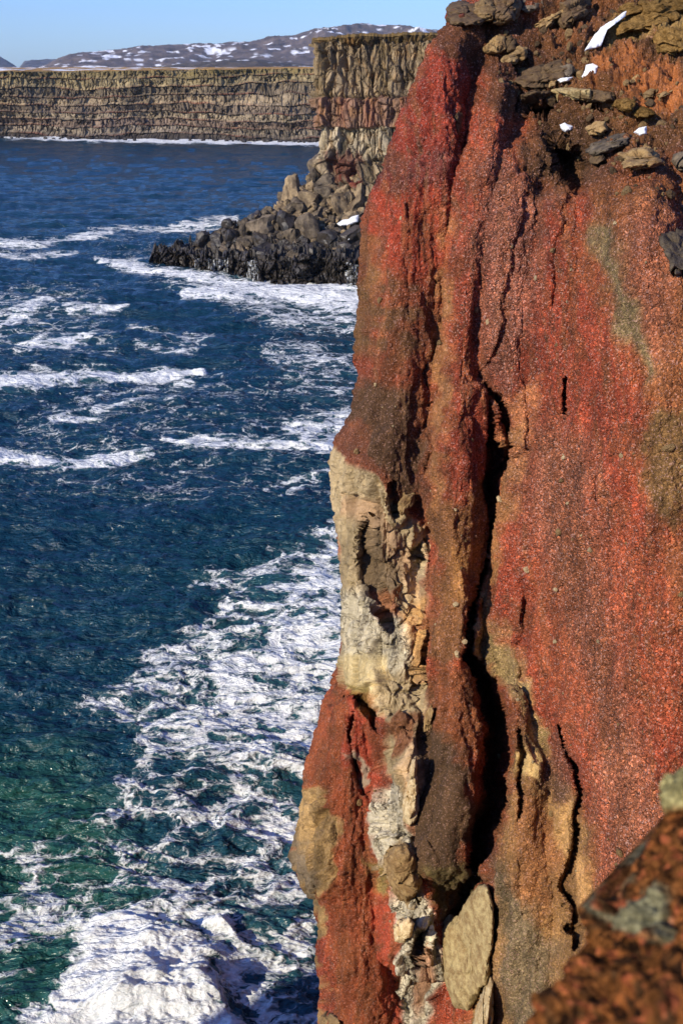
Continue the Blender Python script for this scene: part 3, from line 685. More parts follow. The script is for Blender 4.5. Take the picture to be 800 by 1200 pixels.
# stones in the lower face
rock('rock_slab', [(580, 1072), (579, 1060), (570, 1040), (560, 1040), (545, 1056), (522, 1082), (518, 1092), (520, 1120), (522, 1150), (530, 1175), (548, 1190), (562, 1176), (574, 1140), (580, 1100)], 0.55, M_slab,
     'big smooth ochre grey slab set in the cliff foot below the crevice', 'rock slab', seed=60, rough=0.04, facet=0.04, Yoff=-0.35, pw=12, na=180)
rock('boulder', [(458, 1088), (466, 1078), (478, 1074), (486, 1082), (484, 1098), (474, 1108), (462, 1104)], 0.5, M_palestone, 'rounded white grey boulder in the pale vein low on the cliff', seed=61, rough=0.04, Yoff=-0.5)
rock('boulder', [(454, 1008), (464, 996), (476, 992), (488, 1002), (490, 1020), (488, 1046), (476, 1056), (462, 1046), (454, 1030)], 0.6, M_tanrock, 'split tan boulder in the pale vein with a rusty crack', seed=62, rough=0.05, facet=0.12, Yoff=-0.4)
rock('boulder', [(470, 940), (474, 915), (486, 890), (490, 905), (492, 930), (488, 955), (480, 968), (472, 960)], 0.4, M_palestone, 'smooth pointed cream stone beside the dark pillar', seed=63, rough=0.03, Yoff=-0.3)
rock('boulder', [(500, 830), (505, 826), (508, 834), (504, 848), (498, 852)], 0.3, M_tanrock, 'small round tan knob on the edge of the dark pillar', seed=64, Yoff=-0.2)
rock('boulder', [(372, 1204), (376, 1192), (386, 1188), (396, 1192), (402, 1206), (394, 1218), (378, 1218)], 0.4, M_tanrock, 'tan boulder at the very bottom of the cliff outline', seed=65, Yoff=-0.2)
rock('rock_slab', [(556, 1200), (562, 1175), (574, 1142), (578, 1150), (572, 1200), (566, 1230), (556, 1226)], 0.5, M_palestone, 'narrow pale sliver of rock right below the big slab', 'rock slab', seed=66, rough=0.03, Yoff=-0.5)
rock('boulder', [(468, 590), (474, 578), (484, 580), (482, 592), (472, 600)], 0.35, M_tanrock, 'small tan knob at the hole above the pale outcrop', seed=67, facet=0.08, Yoff=-0.2)

# snow
def snow(P, h, label, fn=cliff_Y, g='snow patches on the slope', **k):
    return outline_rock('snow_patch', P, fn, h, M_snow, rough=0.05, back=0.1, pw=2, label=label, category='snow patch', group=g, **k)
snow([(684, 60), (690, 50), (698, 38), (706, 30), (716, 24), (730, 14), (735, 12), (734, 18), (724, 25), (712, 30), (708, 42), (704, 54), (696, 58)], 0.30, 'long white snow patch running up beside the moss hummock', seed=70, Yoff=-0.22)
snow([(681, 90), (685, 82), (686, 76), (694, 74), (700, 78), (698, 86), (690, 90), (684, 94)], 0.25, 'small lobed snow patch just below the long one', seed=71, Yoff=-0.22)
snow([(655, 146), (661, 144), (671, 148), (669, 153), (662, 155), (657, 151)], 0.22, 'lone oval snow patch on dark soil below the ledge', seed=72, Yoff=-0.25)
snow([(742, 155), (748, 150), (757, 148), (757, 157), (749, 159)], 0.22, 'tiny snow patch between the dark boulders on the right', seed=73, Yoff=-0.3)
snow([(652, 94), (658, 91), (671, 90), (666, 95), (656, 97)], 0.15, 'thin snow scrap at the end of the flat slab', seed=74, Yoff=-0.2)

# small loose stones, shared meshes
pebble = [boulder_mesh(100 + i, ICO2, 8, 0.1) for i in range(8)]
pm = [M_tanrock, M_brownrock, M_palestone]
src = {}
def stone(me_i, mat, loc, size, rot, name, label, cat, group, squash=0.7):
    key = (me_i, mat.name)
    if key not in src:
        me = pebble[me_i].copy(); me.materials.clear(); me.materials.append(mat); src[key] = me
    o = bpy.data.objects.new(name, src[key]); C.objects.link(o)
    o.location = [float(q) for q in loc]; o.rotation_euler = rot; o.scale = (size, size * random.uniform(.6, 1), size * squash)
    o['label'] = label; o['category'] = cat; o['group'] = group
    return o
tries = 0; placed = 0
while placed < 190 and tries < 4000:
    tries += 1
    u, v = random.uniform(575, 800), random.uniform(5, 235)
    band = math.exp(-((v - (60 + (u - 600) * 0.35)) / 45) ** 2)
    if random.random() > 0.35 + 0.65 * band: continue
    if v > 70 + (u - 560) * 1.1 or (u > 705 and 15 < v < 85): continue
    p, n = on_cliff(u, v); s = 0.05 + 0.13 * random.random() ** 2.2
    tan = random.random() < 0.62
    up = 'upper' if v < 75 else ('middle' if v < 140 else 'lower')
    stone(random.randrange(8), M_tanrock if tan else M_brownrock, p + n * s * 0.2, s, [random.uniform(0, 6.28) for _ in range(3)], 'stone',
          f"small {'ochre' if tan else 'brown'} stone among many lying loose on the {up} soil slope", 'stone', f"loose {'ochre' if tan else 'brown'} stones on the {up} slope")
    placed += 1
for _ in range(150):      # cinders of paler rock caught in the face
    u, v = random.uniform(410, 800), random.uniform(240, 1100)
    if u < uL(v) + 12: continue
    p, n = on_cliff(u, v); s = 0.03 + 0.10 * random.random() ** 4
    left = u < 600
    stone(random.randrange(8), random.choice([M_palestone, M_tanrock]), p + n * s * 0.1, s, [random.uniform(0, 6.28) for _ in range(3)], 'stone',
          f"pebble sized pale stone caught in the cinders of the {'red buttress and pillar' if left else 'wide right hand face'}", 'stone',
          f"pale stones stuck in the {'buttress' if left else 'right hand face'}")

# ================================================================== NEAR OUTCROP (foreground, bottom right)
def near_outcrop():
    vs = np.linspace(888, 1650, 300)
    S = [(888, 812), (905, 802), (918, 796), (930, 786), (945, 784), (955, 786), (965, 764), (985, 752), (1000, 744), (1030, 740), (1050, 722), (1066, 704), (1085, 696), (1110, 690), (1135, 672), (1160, 656), (1180, 642), (1200, 630), (1400, 540), (1650, 480)]
    l = np.interp(vs, [a for a, _ in S], [b for _, b in S])[:, None]
    t = np.linspace(0, 1, 260)[None, :]
    U = l + t ** 1.2 * (1300 - l); V = vs[:, None] + 0 * U
    e = np.maximum(U - l, 0)
    Y = 2.55 - 0.7 * sm(900, 1400, V) - 0.55 * (1 - np.exp(-e / 90)) - 0.10 * (1 - np.exp(-e / 14)) + 0.0006 * np.maximum(U - 900, 0)
    P = pt(U, V, Y); n = normals(P)
    if n[..., 1].mean() > 0: n = -n
    d1, d2, idr = worley(P * 11, True); d1b, d2b, idb = worley(P * 26 + 5, True)
    P = P + n * (0.07 * fbm(P * 3.6, 5, .6) + 0.05 * (idr[..., 0] - .5) * sm(0, .3, d2 - d1) + 0.008 * (0.6 - d1b) + 0.02 * (ridged(P * 7, 3) - .5))[..., None]
    nb = 16; s = (np.linspace(1, 0, nb, endpoint=False) ** 1.4)[None, :, None] * 1.1
    back = P[:, :1] + s * np.array([0.55, 0.9, -0.35])
    P = np.concatenate([back, P], 1); U = np.concatenate([np.repeat(U[:, :1], nb, 1), U], 1); V = np.concatenate([np.repeat(V[:, :1], nb, 1), V], 1)
    w = perlin(P * 9) * 14
    col = np.zeros(P.shape) + lin(120, 70, 38)
    def put(m, c):
        nonlocal col
        col = col * (1 - m[..., None]) + c * m[..., None]
    put(sm(0.1, 0.35, fbm(P * 8 + 4, 3)), lin(78, 50, 32)); put(sm(0.15, 0.4, fbm(P * 14 + 24, 3)), lin(150, 84, 46))
    put(sm(0.3, 0.5, fbm(P * 36 + 44, 2)), lin(166, 84, 56)); put(sm(0.2, 0.36, fbm(P * 24 + 84, 2)), lin(46, 28, 20))
    put(poly(U + w, V + w, [(740, 1035), (775, 1035), (765, 1075), (750, 1095), (712, 1080), (700, 1070)], 6), lin(132, 118, 92))
    put(poly(U + w * .4, V + w * .4, [(770, 900), (830, 880), (830, 925), (785, 958), (780, 940)], 5), lin(158, 138, 96))
    foot = P[-1:] * [1, 1, 0]; k = np.linspace(0, 1, 12)[1:, None, None]
    F = P[-1:] * (1 - k) + (P[-1:] * [1, 1, 0] + [0.2, -1, 30]) * k
    P = np.concatenate([P, F]); col = np.concatenate([col, np.repeat(col[-1:], 11, 0)])
    org = np.array([1.0, 1.2, 30.0])
    me = mesh_from('rock_outcrop', P - org, grid_faces(*P.shape[:2])[:, ::-1], {'Col': col, 'gran': np.full(P.shape[:2], .6), 'crack': np.zeros(P.shape[:2])})
    m, nt, b = nodes('near_cinders'); v = coords(nt)
    n1 = noise(nt, v, 30, 5, .65); n2 = noise(nt, v, 90, 4, .65); vo = N(nt, 'ShaderNodeTexVoronoi', _Scale=75.0); nt.links.new(v, vo.inputs['Vector'])
    sp = nt.nodes.new('ShaderNodeSeparateColor'); nt.links.new(vo.outputs['Color'], sp.inputs[0])
    c = mix(nt, 1.0, attr(nt, 'Col', 'Color'), ramp(nt, n1, [(.25, .45), (.5, 1.), (.75, 1.5)]), 'MULTIPLY')
    c = mix(nt, 1.0, c, ramp(nt, sp.outputs[0], [(0., .6), (.6, 1.), (1., 1.5)]), 'MULTIPLY')
    nt.links.new(mix(nt, 1.0, c, (0.85, 1.0, 0.95), 'MULTIPLY'), b.inputs['Base Color']); b.inputs['Roughness'].default_value = 1; b.inputs['Specular IOR Level'].default_value = .0
    bump(nt, b, math_(nt, 'ADD', n1, math_(nt, 'ADD', math_(nt, 'MULTIPLY', n2, .5), math_(nt, 'MULTIPLY', vo.outputs['Distance'], -.6))), 0.02)
    o = link('rock_outcrop', me, m, label='near lump of rust brown cinder rock, out of focus at the lower right corner', category='rock outcrop'); o.location = org
near_outcrop()

# ================================================================== HEADLAND under and behind the camera (unseen; left spur shaped to cast the shade on the water)
def headland():
    out = [(1.2, 0.1), (4, 1.5), (9, 5), (14, 12), (30, 20), (120, 40), (120, -160), (-90, -160), (-62, -60), (-54, -34), (-50, -12), (-47.5, 4), (-43.5, 4), (-44, -14), (-38, -24), (-26, -27), (-14, -14), (-4, -4)]
    n = 400
    Q = np.vstack([out, out[:1]]).astype(float); L = np.r_[0, np.cumsum(np.hypot(*np.diff(Q, axis=0).T))]
    s = np.linspace(0, L[-1], n); x = np.interp(s, L, Q[:, 0]); y = np.interp(s, L, Q[:, 1])
    zs = np.concatenate([np.linspace(-3, 38.2, 60)])
    c = np.array([-45.5, -60.0])
    P = np.zeros((60, n, 3)); P[..., 0] = x; P[..., 1] = y; P[..., 2] = zs[:, None]
    off = (fbm(P * np.array([.15, .15, .08]), 4) * 1.6 - 1.4)
    d = np.stack([x, y], -1) - c; d /= np.linalg.norm(d, axis=1)[:, None]
    near = np.clip(np.hypot(x, y) / 8, 0.02, 1)
    P[..., :2] += d[None] * (off * near)[..., None]
    P[:, -1] = P[:, 0]
    top = []
    for r in np.linspace(0.96, 0, 24):
        T = P[-1].copy(); T[:, :2] = c + (T[:, :2] - c) * r
        T[:, 2] = 38.2 + fbm(T * .2, 3) * .5 * (1 - r) * 4 / 3; top.append(T)
    P = np.concatenate([P, np.array(top)])
    col = np.zeros(P.shape) + lin(120, 72, 44)
    link('headland', mesh_from('headland', P, grid_faces(*P.shape[:2]), {'Col': col}), attr_material('headland_soil', .5, .2), kind='structure', label='brown headland the picture is taken from')
headland()

# ================================================================== SEA
def sea():
    vs = np.concatenate([[84, 86, 89, 93, 99, 106, 114, 123, 133, 143, 150], np.arange(154, 190, 0.8), np.arange(190, 1215, 1.0), np.linspace(1220, 1900, 90)])
    us = np.concatenate([np.linspace(-1500, -420, 30), np.linspace(-400, -20, 110), np.arange(-14, 560, 1.5), np.linspace(570, 900, 60), np.linspace(950, 2000, 20)])
    U, V = np.meshgrid(us, vs)
    Y = sea_y(V); P = pt(U, V, Y); P[..., 2] = 0
    x, y = P[..., 0], P[..., 1]
    Ureal = U; U = np.where(U > 425, 425 + (U - 425) * .18, U)
    # --- foam density
    den = np.zeros(U.shape)
    wob = perlin(np.stack([U / 60, V / 18, 0 * U], -1)) * 8 + perlin(np.stack([U / 18, V / 6, 0 * U + 3], -1)) * 3
    def streak(pts, d, k=1.0):
        nonlocal den
        dd, _, w = dline(U, V + wob * k, pts, 1, 1)
        den = np.maximum(den, d * .95 * sm(2.0, 0.0, dd / w) ** .8)
    def area(P_, d, soft=20):
        nonlocal den
        den = np.maximum(den, d * poly(U + wob * 1.5, V + wob, P_, soft))
    streak([(-60, 452, 12), (20, 448, 12), (70, 443, 12), (110, 440, 10), (150, 437, 6), (240, 434, 4)], 1.0, .6)
    streak([(100, 462, 3), (160, 452, 3), (260, 440, 3)], 0.62, .6)
    streak([(-60, 530, 9), (20, 535, 8), (70, 540, 8), (130, 538, 7), (180, 533, 3)], 0.95, .6)
    streak([(190, 514, 3), (220, 520, 8), (280, 521, 9), (340, 519, 8), (385, 530, 5)], 0.95, .6)
    streak([(60, 490, 4), (110, 484, 6), (150, 475, 6), (205, 464, 4)], 0.72)
    streak([(-40, 285, 5), (30, 284, 6), (70, 281, 4), (130, 274, 4)], 0.9, .5)
    streak([(-20, 296, 3), (50, 298, 5), (90, 296, 3)], 0.75, .5)
    streak([(112, 302, 3), (130, 307, 6), (160, 311, 8), (176, 318, 4)], 0.9, .3)
    streak([(105, 268, 3), (150, 266, 4), (200, 270, 3)], 0.75, .5)
    streak([(190, 272, 4), (235, 262, 8), (275, 258, 6)], 0.9, .4)
    streak([(0, 380, 5), (20, 368, 9), (55, 352, 6), (70, 345, 3)], 0.85, .6)
    streak([(20, 405, 6), (70, 398, 9), (110, 390, 6)], 0.8, .8)
    streak([(75, 356, 4), (110, 362, 6), (150, 366, 3)], 0.78)
    streak([(150, 380, 4), (200, 392, 6), (250, 396, 4)], 0.6)
    streak([(160, 404, 4), (230, 408, 5)], 0.6)
    streak([(215, 344, 4), (250, 342, 8), (300, 338, 11), (360, 342, 16), (430, 352, 18)], 1.05, .3)
    streak([(172, 316, 2), (215, 322, 5), (260, 330, 8), (320, 334, 9), (430, 338, 14)], 1.0, .25)
    area([(170, 325), (430, 330), (430, 395), (340, 390), (260, 362), (200, 342)], 0.60)
    area([(100, 262), (260, 250), (280, 270), (180, 330), (90, 310)], 0.30)
    area([(-60, 330), (120, 330), (150, 420), (-60, 420)], 0.42)
    area([(320, 480), (440, 470), (440, 560), (370, 540), (330, 510)], 0.72)
    area([(300, 400), (430, 395), (430, 480), (330, 470)], 0.5)
    streak([(330, 582, 3), (350, 570, 5), (375, 562, 3)], 0.7)
    streak([(310, 575, 3), (345, 560, 5), (385, 548, 4)], 0.55)
    area([(0, 420), (430, 420), (430, 600), (0, 600)], 0.34, 60)
    # white water below the cliff
    area([(430, 590), (385, 612), (340, 640), (280, 652), (212, 668), (208, 692), (268, 690), (255, 716), (200, 745), (120, 800), (90, 830), (150, 850),
          (150, 900), (100, 960), (130, 1010), (120, 1060), (60, 1160), (-60, 1230), (460, 1230), (460, 590)], 0.545, 16)
    area([(430, 600), (385, 620), (330, 668), (290, 730), (220, 800), (160, 850), (190, 900), (300, 900), (360, 880), (440, 800)], 0.68, 22)
    area([(250, 760), (330, 730), (420, 700), (420, 900), (330, 930), (240, 880), (200, 830)], 0.74, 26)
    area([(190, 900), (330, 920), (380, 980), (400, 1200), (260, 1200), (180, 1110), (150, 1040)], 0.66, 30)
    den = den * (1 - 0.30 * poly(U + wob * 2, V + wob * 2, [(190, 900), (260, 895), (300, 990), (290, 1060), (215, 1050), (160, 1000)], 24))
    area([(20, 960), (50, 990), (70, 1040), (100, 1060), (80, 1100), (20, 1120), (-30, 1140), (-30, 1080), (30, 1050), (10, 1000)], 0.58, 12)
    area([(60, 1160), (120, 1110), (140, 1200), (0, 1220)], 0.62, 12)
    area([(-60, 940), (150, 960), (120, 1100), (-60, 1220)], 0.40, 40)
    surge = poly(U + wob, V + wob, [(92, 1085), (112, 1072), (150, 1066), (185, 1085), (235, 1105), (258, 1128), (250, 1160), (285, 1200), (330, 1270), (260, 1330), (20, 1330), (50, 1240), (60, 1180), (88, 1130)], 34)
    surge = np.maximum(surge, 0.8 * poly(U, V + wob, [(225, 1080), (266, 1084), (276, 1108), (240, 1122)], 16))
    den = np.maximum(den, surge * 1.15)
    # surf along the far shore
    dsh, _, _ = dline(U, V, [(-400, 157), (0, 160), (80, 162), (200, 164), (300, 165.5), (375, 168), (450, 170)])
    den = np.maximum(den, sm(5.5, 1.5, dsh + perlin(np.stack([U / 25, 0 * U, 0 * U], -1)) * 2.0) * sm(-60, 90, U) * 1.05)
    den = np.maximum(den, sm(3.0, .8, dsh) * 0.8)
    green = 0.12 + 0.85 * poly(U, V, [(-100, 870), (90, 880), (150, 960), (180, 1060), (120, 1130), (60, 1240), (-100, 1240)], 60)
    green = np.maximum(green, 0.22 * sm(560, 720, V + 0.2 * U)); green = np.maximum(green, 0.55 * poly(U, V, [(200, 640), (430, 600), (430, 1000), (200, 1000)], 60) * .6)
    # --- waves
    near = sm(500, 60, y)
    w2 = np.stack([x * 0.055 + 0.02 * y, y * 0.135, 0 * x], -1)
    w3 = np.stack([x * 0.16 - 0.05 * y, y * 0.42, 0 * x + 4], -1)
    w4 = np.stack([x * 0.6, y * 1.25, 0 * x + 8], -1)
    z = 0.75 * fbm(w2, 3) + 0.60 * (ridged(w3 + perlin(w2 * 2)[..., None] * .5, 4) - .55) * sm(900, 100, y) + 0.20 * ridged(w4, 3) * sm(260, 60, y)
    for (a, b_, lam, amp, ph) in ((.12, 1, 19, .46, 0), (-.25, 1, 9.5, .17, 1), (.4, 1, 6.1, .09, 2)):
        kk = 2 * math.pi / lam; ph_ = (a * x + b_ * y) * kk + ph + perlin(w2 * .6 + ph)[...] * 3
        z += amp * (1 - np.abs(np.sin(ph_ / 2))) ** 1.4 * 1.4
    # breakers under the long streaks
    crest = np.maximum(0, den - 0.75) * sm(240, 420, V) * (1 - poly(U, V, [(200, 640), (430, 600), (430, 1300), (-100, 1300), (90, 860)], 10)); z += crest * 3.2
    q = np.stack([x, y, 0 * x], -1)
    fold = ridged(q * .35 + perlin(q * .2)[..., None], 4) * poly(U, V, [(430, 600), (208, 680), (90, 860), (90, 1300), (460, 1300)], 40)
    z += 0.25 * fold
    d1, d2 = worley(q * .7 + perlin(q * .8)[..., None] * .5); db, _ = worley(q * 1.7 + perlin(q * 2)[..., None] * .3); dc, _ = worley(q * 4.2)
    lump = .35 + .9 * poly(U, V, [(170, 1105), (240, 1110), (265, 1085), (280, 1110), (262, 1150), (300, 1230), (200, 1300), (110, 1300), (120, 1180)], 22)
    bill = .75 * sm(0, .9, surge) * lump * (0.45 * sm(0, 1, surge) + 0.34 * np.sqrt(np.clip(1 - d1 ** 2, 0, 1)) + 0.26 * np.sqrt(np.clip(1 - db ** 2, 0, 1)) + 0.12 * (1 - dc) + .3 * fbm(q * .25, 3))
    z += bill
    z = np.where(V < 160, z * 0.2, z)
    P[..., 2] = z - 0.4
    fm = (surge > 0.55)[:-1, :-1]
    A = {'foam': np.clip(den, 0, 1.3), 'green': green}
    faces_all = grid_faces(*P.shape[:2])[:, ::-1]
    k = fm.reshape(-1)
    link('sea', mesh_from('sea', P, faces_all[~k], A), M_sea, kind='structure', label='dark blue green sea streaked with white foam')
    link('breaking_foam', mesh_from('breaking_foam', P, faces_all[k], A), M_sea, kind='stuff', label='thick billowing white foam of a wave breaking at the lower left')
    return
sea()

# ================================================================== FAR CLIFF, PLATEAU, HILLS
def strata_cliff(name, us, v_top, v_base, Ybase_fn, Ytop_fn, bands, label, nrow, colscale, amp, depth_back, seed=0, colfn=None):
    us = np.asarray(us, float); nv = nrow
    s = np.linspace(0, 1, nv)[:, None]                       # 0 top .. 1 sea
    yb = Ybase_fn(us)[None, :]; yt = Ytop_fn(us)[None, :]
    Y = yt + (yb - yt) * s
    zt = pt(us, v_top(us), yt[0])[:, 2][None, :]; Z = zt + (-1.5 - zt) * s
    X = (pt(us, v_base(us), yb[0])[:, 0])[None, :] + 0 * s
    P = np.stack([X, Y + 0 * X, Z], -1)
    return P, s

def far_cliff():
    us = np.concatenate([np.arange(-420, 460, 0.55), np.arange(460, 1100, 1.6)]); n = 150
    ybase = sea_y(np.interp(us, [-420, 0, 370, 460], [158, 160, 165, 166]))
    s = np.linspace(0, 1, n)[:, None]
    ztop = pt(us, np.interp(us, [-420, 0, 100, 370, 460], [84, 84, 83.5, 80, 79]), ybase + 12)[:, 2]
    X = pt(us, 163, ybase)[:, 0]
    Z = ztop[None] + (-2 - ztop[None]) * s
    B = 8.6
    hs = s * B + 0.6 * np.sin(s * 9) * .3 + 0.55 * perlin(np.stack([X[None] / 70 + 0 * s, s * 2 + 0 * X[None], 0 * s + 0 * X[None]], -1)) + 0.22 * perlin(np.stack([X[None] / 12 + 0 * s, s * 6 + 0 * X[None], 0 * s + 3 + 0 * X[None]], -1)); hs = np.maximum(hs, 0)
    k = np.floor(hs); f = hs - k
    q = np.stack([X[None] + 0 * s, k * 31.7, Z], -1)
    Yy = ybase[None] + 16 - 16 * (k / B) - sm(.66, 1.0, f) * 2.6          # ledges step out downwards
    e1, e2, eid = worley(np.stack([X[None] / 2.3 + .25 * perlin(np.stack([X[None] / 5 + 0 * s, Z / 4, 0 * Z], -1)), k * 4 + f * .9, 0 * Z], -1), True)
    g1, g2, gid = worley(np.stack([X[None] / 1.2 + 0 * s, k * 5 + f * 1.6, 0 * Z + 9], -1), True)
    cellw = (eid[..., 0] - .5) * 1.0; cell2 = (gid[..., 0] - .5) * 1.2; crk = np.maximum(sm(.13, .02, e2 - e1), .4 * sm(.10, 0, g2 - g1)) * sm(-.3, .25, perlin(np.stack([X[None] / 7 + 0 * s, k * 2.2, f * .7], -1)))
    big = fbm(np.stack([X[None] / 60 + 0 * s, 0 * s + 0 * X[None], 0 * s + s * 1.0 + 0 * X[None]], -1), 3)
    Yy = Yy + cellw * 2.4 + cell2 * 1.2 + crk * 1.0 + big * 11 + 2.5 * sm(.12, 0., f) * sm(-.3, .3, perlin(np.stack([X[None] / 20 + 0 * s, k * 3.1, 0 * f], -1)))
    talus = sm(0.86, 1.0, s + 0.05 * perlin(np.stack([X / 20, 0 * X, 0 * X + 9], -1))[None])
    Yy = Yy - talus * 8 + talus * 3.0 * perlin(np.stack([X[None] / 3 + 0 * s, Z / 3, 0 * Z], -1))
    Z = Z + talus * 1.2 * perlin(np.stack([X[None] / 4 + 0 * s, s * 9 + 0 * X[None], 0 * Z + 3], -1)) + (s == 0) * 0
    Z[0] += 0.5 * fbm(np.stack([X / 9, 0 * X, 0 * X + 30], -1), 3)
    P = np.stack([X[None] + 0 * s, Yy, Z], -1)
    pal = np.array([lin(128, 114, 82), lin(140, 126, 96), lin(112, 100, 82), lin(146, 130, 106), lin(118, 104, 88), lin(144, 130, 108), lin(120, 104, 90), lin(132, 120, 104), lin(84, 76, 68)])
    col = pal[np.clip(k.astype(int), 0, 8)]
    col = col * (1 + 0.5 * cell2 + 0.4 * cellw - .35 * crk)[..., None]
    led = sm(.80, .95, f) * sm(-.3, .4, perlin(np.stack([X[None] / 25 + 0 * s, k * 5, 0 * f], -1)))
    col = col * (1 - led[..., None] * .75) + lin(124, 74, 56) * led[..., None] * .75
    crev = (sm(.22, .0, f) * sm(-.35, .35, fbm(np.stack([X[None] / 16 + 0 * s, k * 3.1, f], -1), 3)))[..., None]; col = col * (1 - .7 * crev) + lin(54, 46, 38) * .7 * crev
    moss = (sm(.25, 0, s) * sm(-.1, .4, perlin(np.stack([X[None] / 12 + 0 * s, Z / 4, 0 * Z], -1))))[..., None]; col = col * (1 - .5 * moss) + lin(118, 104, 60) * .5 * moss
    col = col * (1 - talus[..., None]) + lin(64, 58, 52) * talus[..., None]
    m = attr_material('layered_basalt', .35, .8, .35, (1, 1, .6))
    link('far_cliff', mesh_from('far_cliff', P, grid_faces(*P.shape[:2])[:, ::-1], {'Col': np.clip(col, .01, .8)}, smooth=False), m, kind='structure', label='long layered basalt cliff across the bay')
    # plateau behind the rim
    back = np.concatenate([[0, 3, 8, 20, 45, 90, 180, 350, 600, 1000, 1700, 2600, 3600]])
    E = P[0]; G = E[None] + back[:, None, None] * np.array([0, 1, 0]); G[..., 0] += back[:, None] * (E[None, :, 0] / 700) * .8
    G[1:, :, 2] += fbm(G[1:] * np.array([.02, .02, 0]), 3) * 1.0 * np.minimum(back[1:, None] / 60, 1.6) + .25
    cc = lin(166, 128, 68) * (1 + .5 * fbm(G * np.array([.03, .006, 0]), 4))[..., None]
    sn = (sm(.18, .3, fbm(G * np.array([.018, .004, 0]) + 70, 3)) * sm(8, 40, back)[:, None] * sm(-40, -130, E[None, :, 0]))[..., None]
    cc = cc * (1 - sn) + np.array([.8, .82, .85]) * sn
    link('plateau', mesh_from('plateau', G, grid_faces(*G.shape[:2])[:, ::-1], {'Col': np.clip(cc, .01, .9)}), attr_material('dry_grass_land', .05, .5, .3), kind='structure', label='flat straw coloured grassland behind the far cliff')
    # surf rocks: dark boulders in the foam under the far cliff
    for i in range(60):
        u = random.uniform(0, 372); yb_ = float(np.interp(u, us, ybase)); p = pt(u, 163, yb_)
        s_ = random.uniform(.7, 1.8)
        stone(random.randrange(8), M_wetrock, (p[0], yb_ - 6 - random.uniform(0, 12), 0.3), s_, (0, 0, random.uniform(0, 6)), 'shore_boulder',
              'dark wave washed boulder in the surf line under the far cliff', 'boulder', 'boulders in the surf under the far cliff')
far_cliff()

def hills(name, dist, prof, label, tint, seed, snowiness, width=1.5, vfoot=84):
    pu, pv = zip(*prof)
    us = np.arange(-500, 900, 1.1); skyv = np.interp(us, pu, pv)
    E = pt(us, skyv, dist); crest = E[:, 2] - H + 10; crest = np.maximum(crest, 2)
    rows = 90; s = np.linspace(0, 1.5, rows)[:, None]
    Y = dist * (0.72 + 0.28 * s)
    X = (us[None] - 400) / FPX * CP * Y
    Y = Y + 0 * X; q = np.stack([X / 420, Y / 420, 0 * X + seed], -1)
    shape = np.where(s <= 1, sm(0, 1, s) * .55 + .45 * s, 1 - sm(1, 1.5, s) * .8)
    rg = ridged(q * np.array([1.2, .6, 1]), 5, .55); nz = fbm(q * 2.2, 4)
    Z = 20 + crest[None] * shape * (1 + 0.38 * (rg - .55) * (1 - .75 * np.exp(-((s - 1) / .12) ** 2))) + 12 * nz * np.minimum(s * 3, 1) * (1 - .6 * np.exp(-((s - 1) / .1) ** 2))
    Z += 3.5 * fbm(q * 9, 3) * np.minimum(s * 3, 1)
    Z = np.maximum(Z, 30)
    P = np.stack([X, Y, Z], -1)
    g = np.gradient(Z, axis=0)
    n = fbm(np.stack([X / 260, Y / 130 + Z / 90, 0 * X + seed], -1), 4); n2 = perlin(np.stack([X / 45 + Z / 40, Y / 200, 0 * X + seed + 3], -1))
    snow_ = sm(.24, .34, n * .62 + .42 * n2 + .22 * perlin(np.stack([X / 120 + Z / 25, Y / 60, 0 * X + seed + 8], -1)) + .16 * (Z / max(crest.max(), 1) - .4) + snowiness)[..., None]
    base = tint * (1 + .7 * fbm(q * 5 + 9, 4))[..., None]
    col = base * (1 - snow_) + np.array([.82, .84, .88]) * snow_
    link(name, mesh_from(name, P, grid_faces(*P.shape[:2])[:, ::-1], {'Col': np.clip(col, .01, .9)}), attr_material(name + '_ground', .012, 6, .25), kind='structure', label=label)
hills('hills', 6500, [(-500, 70), (-100, 74), (30, 84), (56, 74), (70, 66), (84, 61), (120, 57), (180, 52), (228, 49), (250, 50), (275, 46), (320, 42), (350, 38), (372, 31), (400, 28), (430, 26), (470, 28), (520, 32), (600, 34), (900, 50)],
      'snow streaked dark hills behind the far plateau', lin(92, 80, 74), 1, -.02)
hills('near_hills', 3800, [(-500, 84), (100, 84), (140, 77), (180, 75), (240, 70), (262, 66), (300, 66), (340, 70), (372, 73), (450, 74), (900, 84)],
      'low dark foothills below the snowy range', lin(74, 66, 58), 5, -.16)
hills('distant_hill', 9000, [(-500, 40), (-40, 56), (0, 65), (10, 70), (22, 79), (30, 70), (56, 68), (80, 70), (120, 80), (900, 84)],
      'distant dark hill at the left edge', lin(74, 74, 80), 9, -.6)

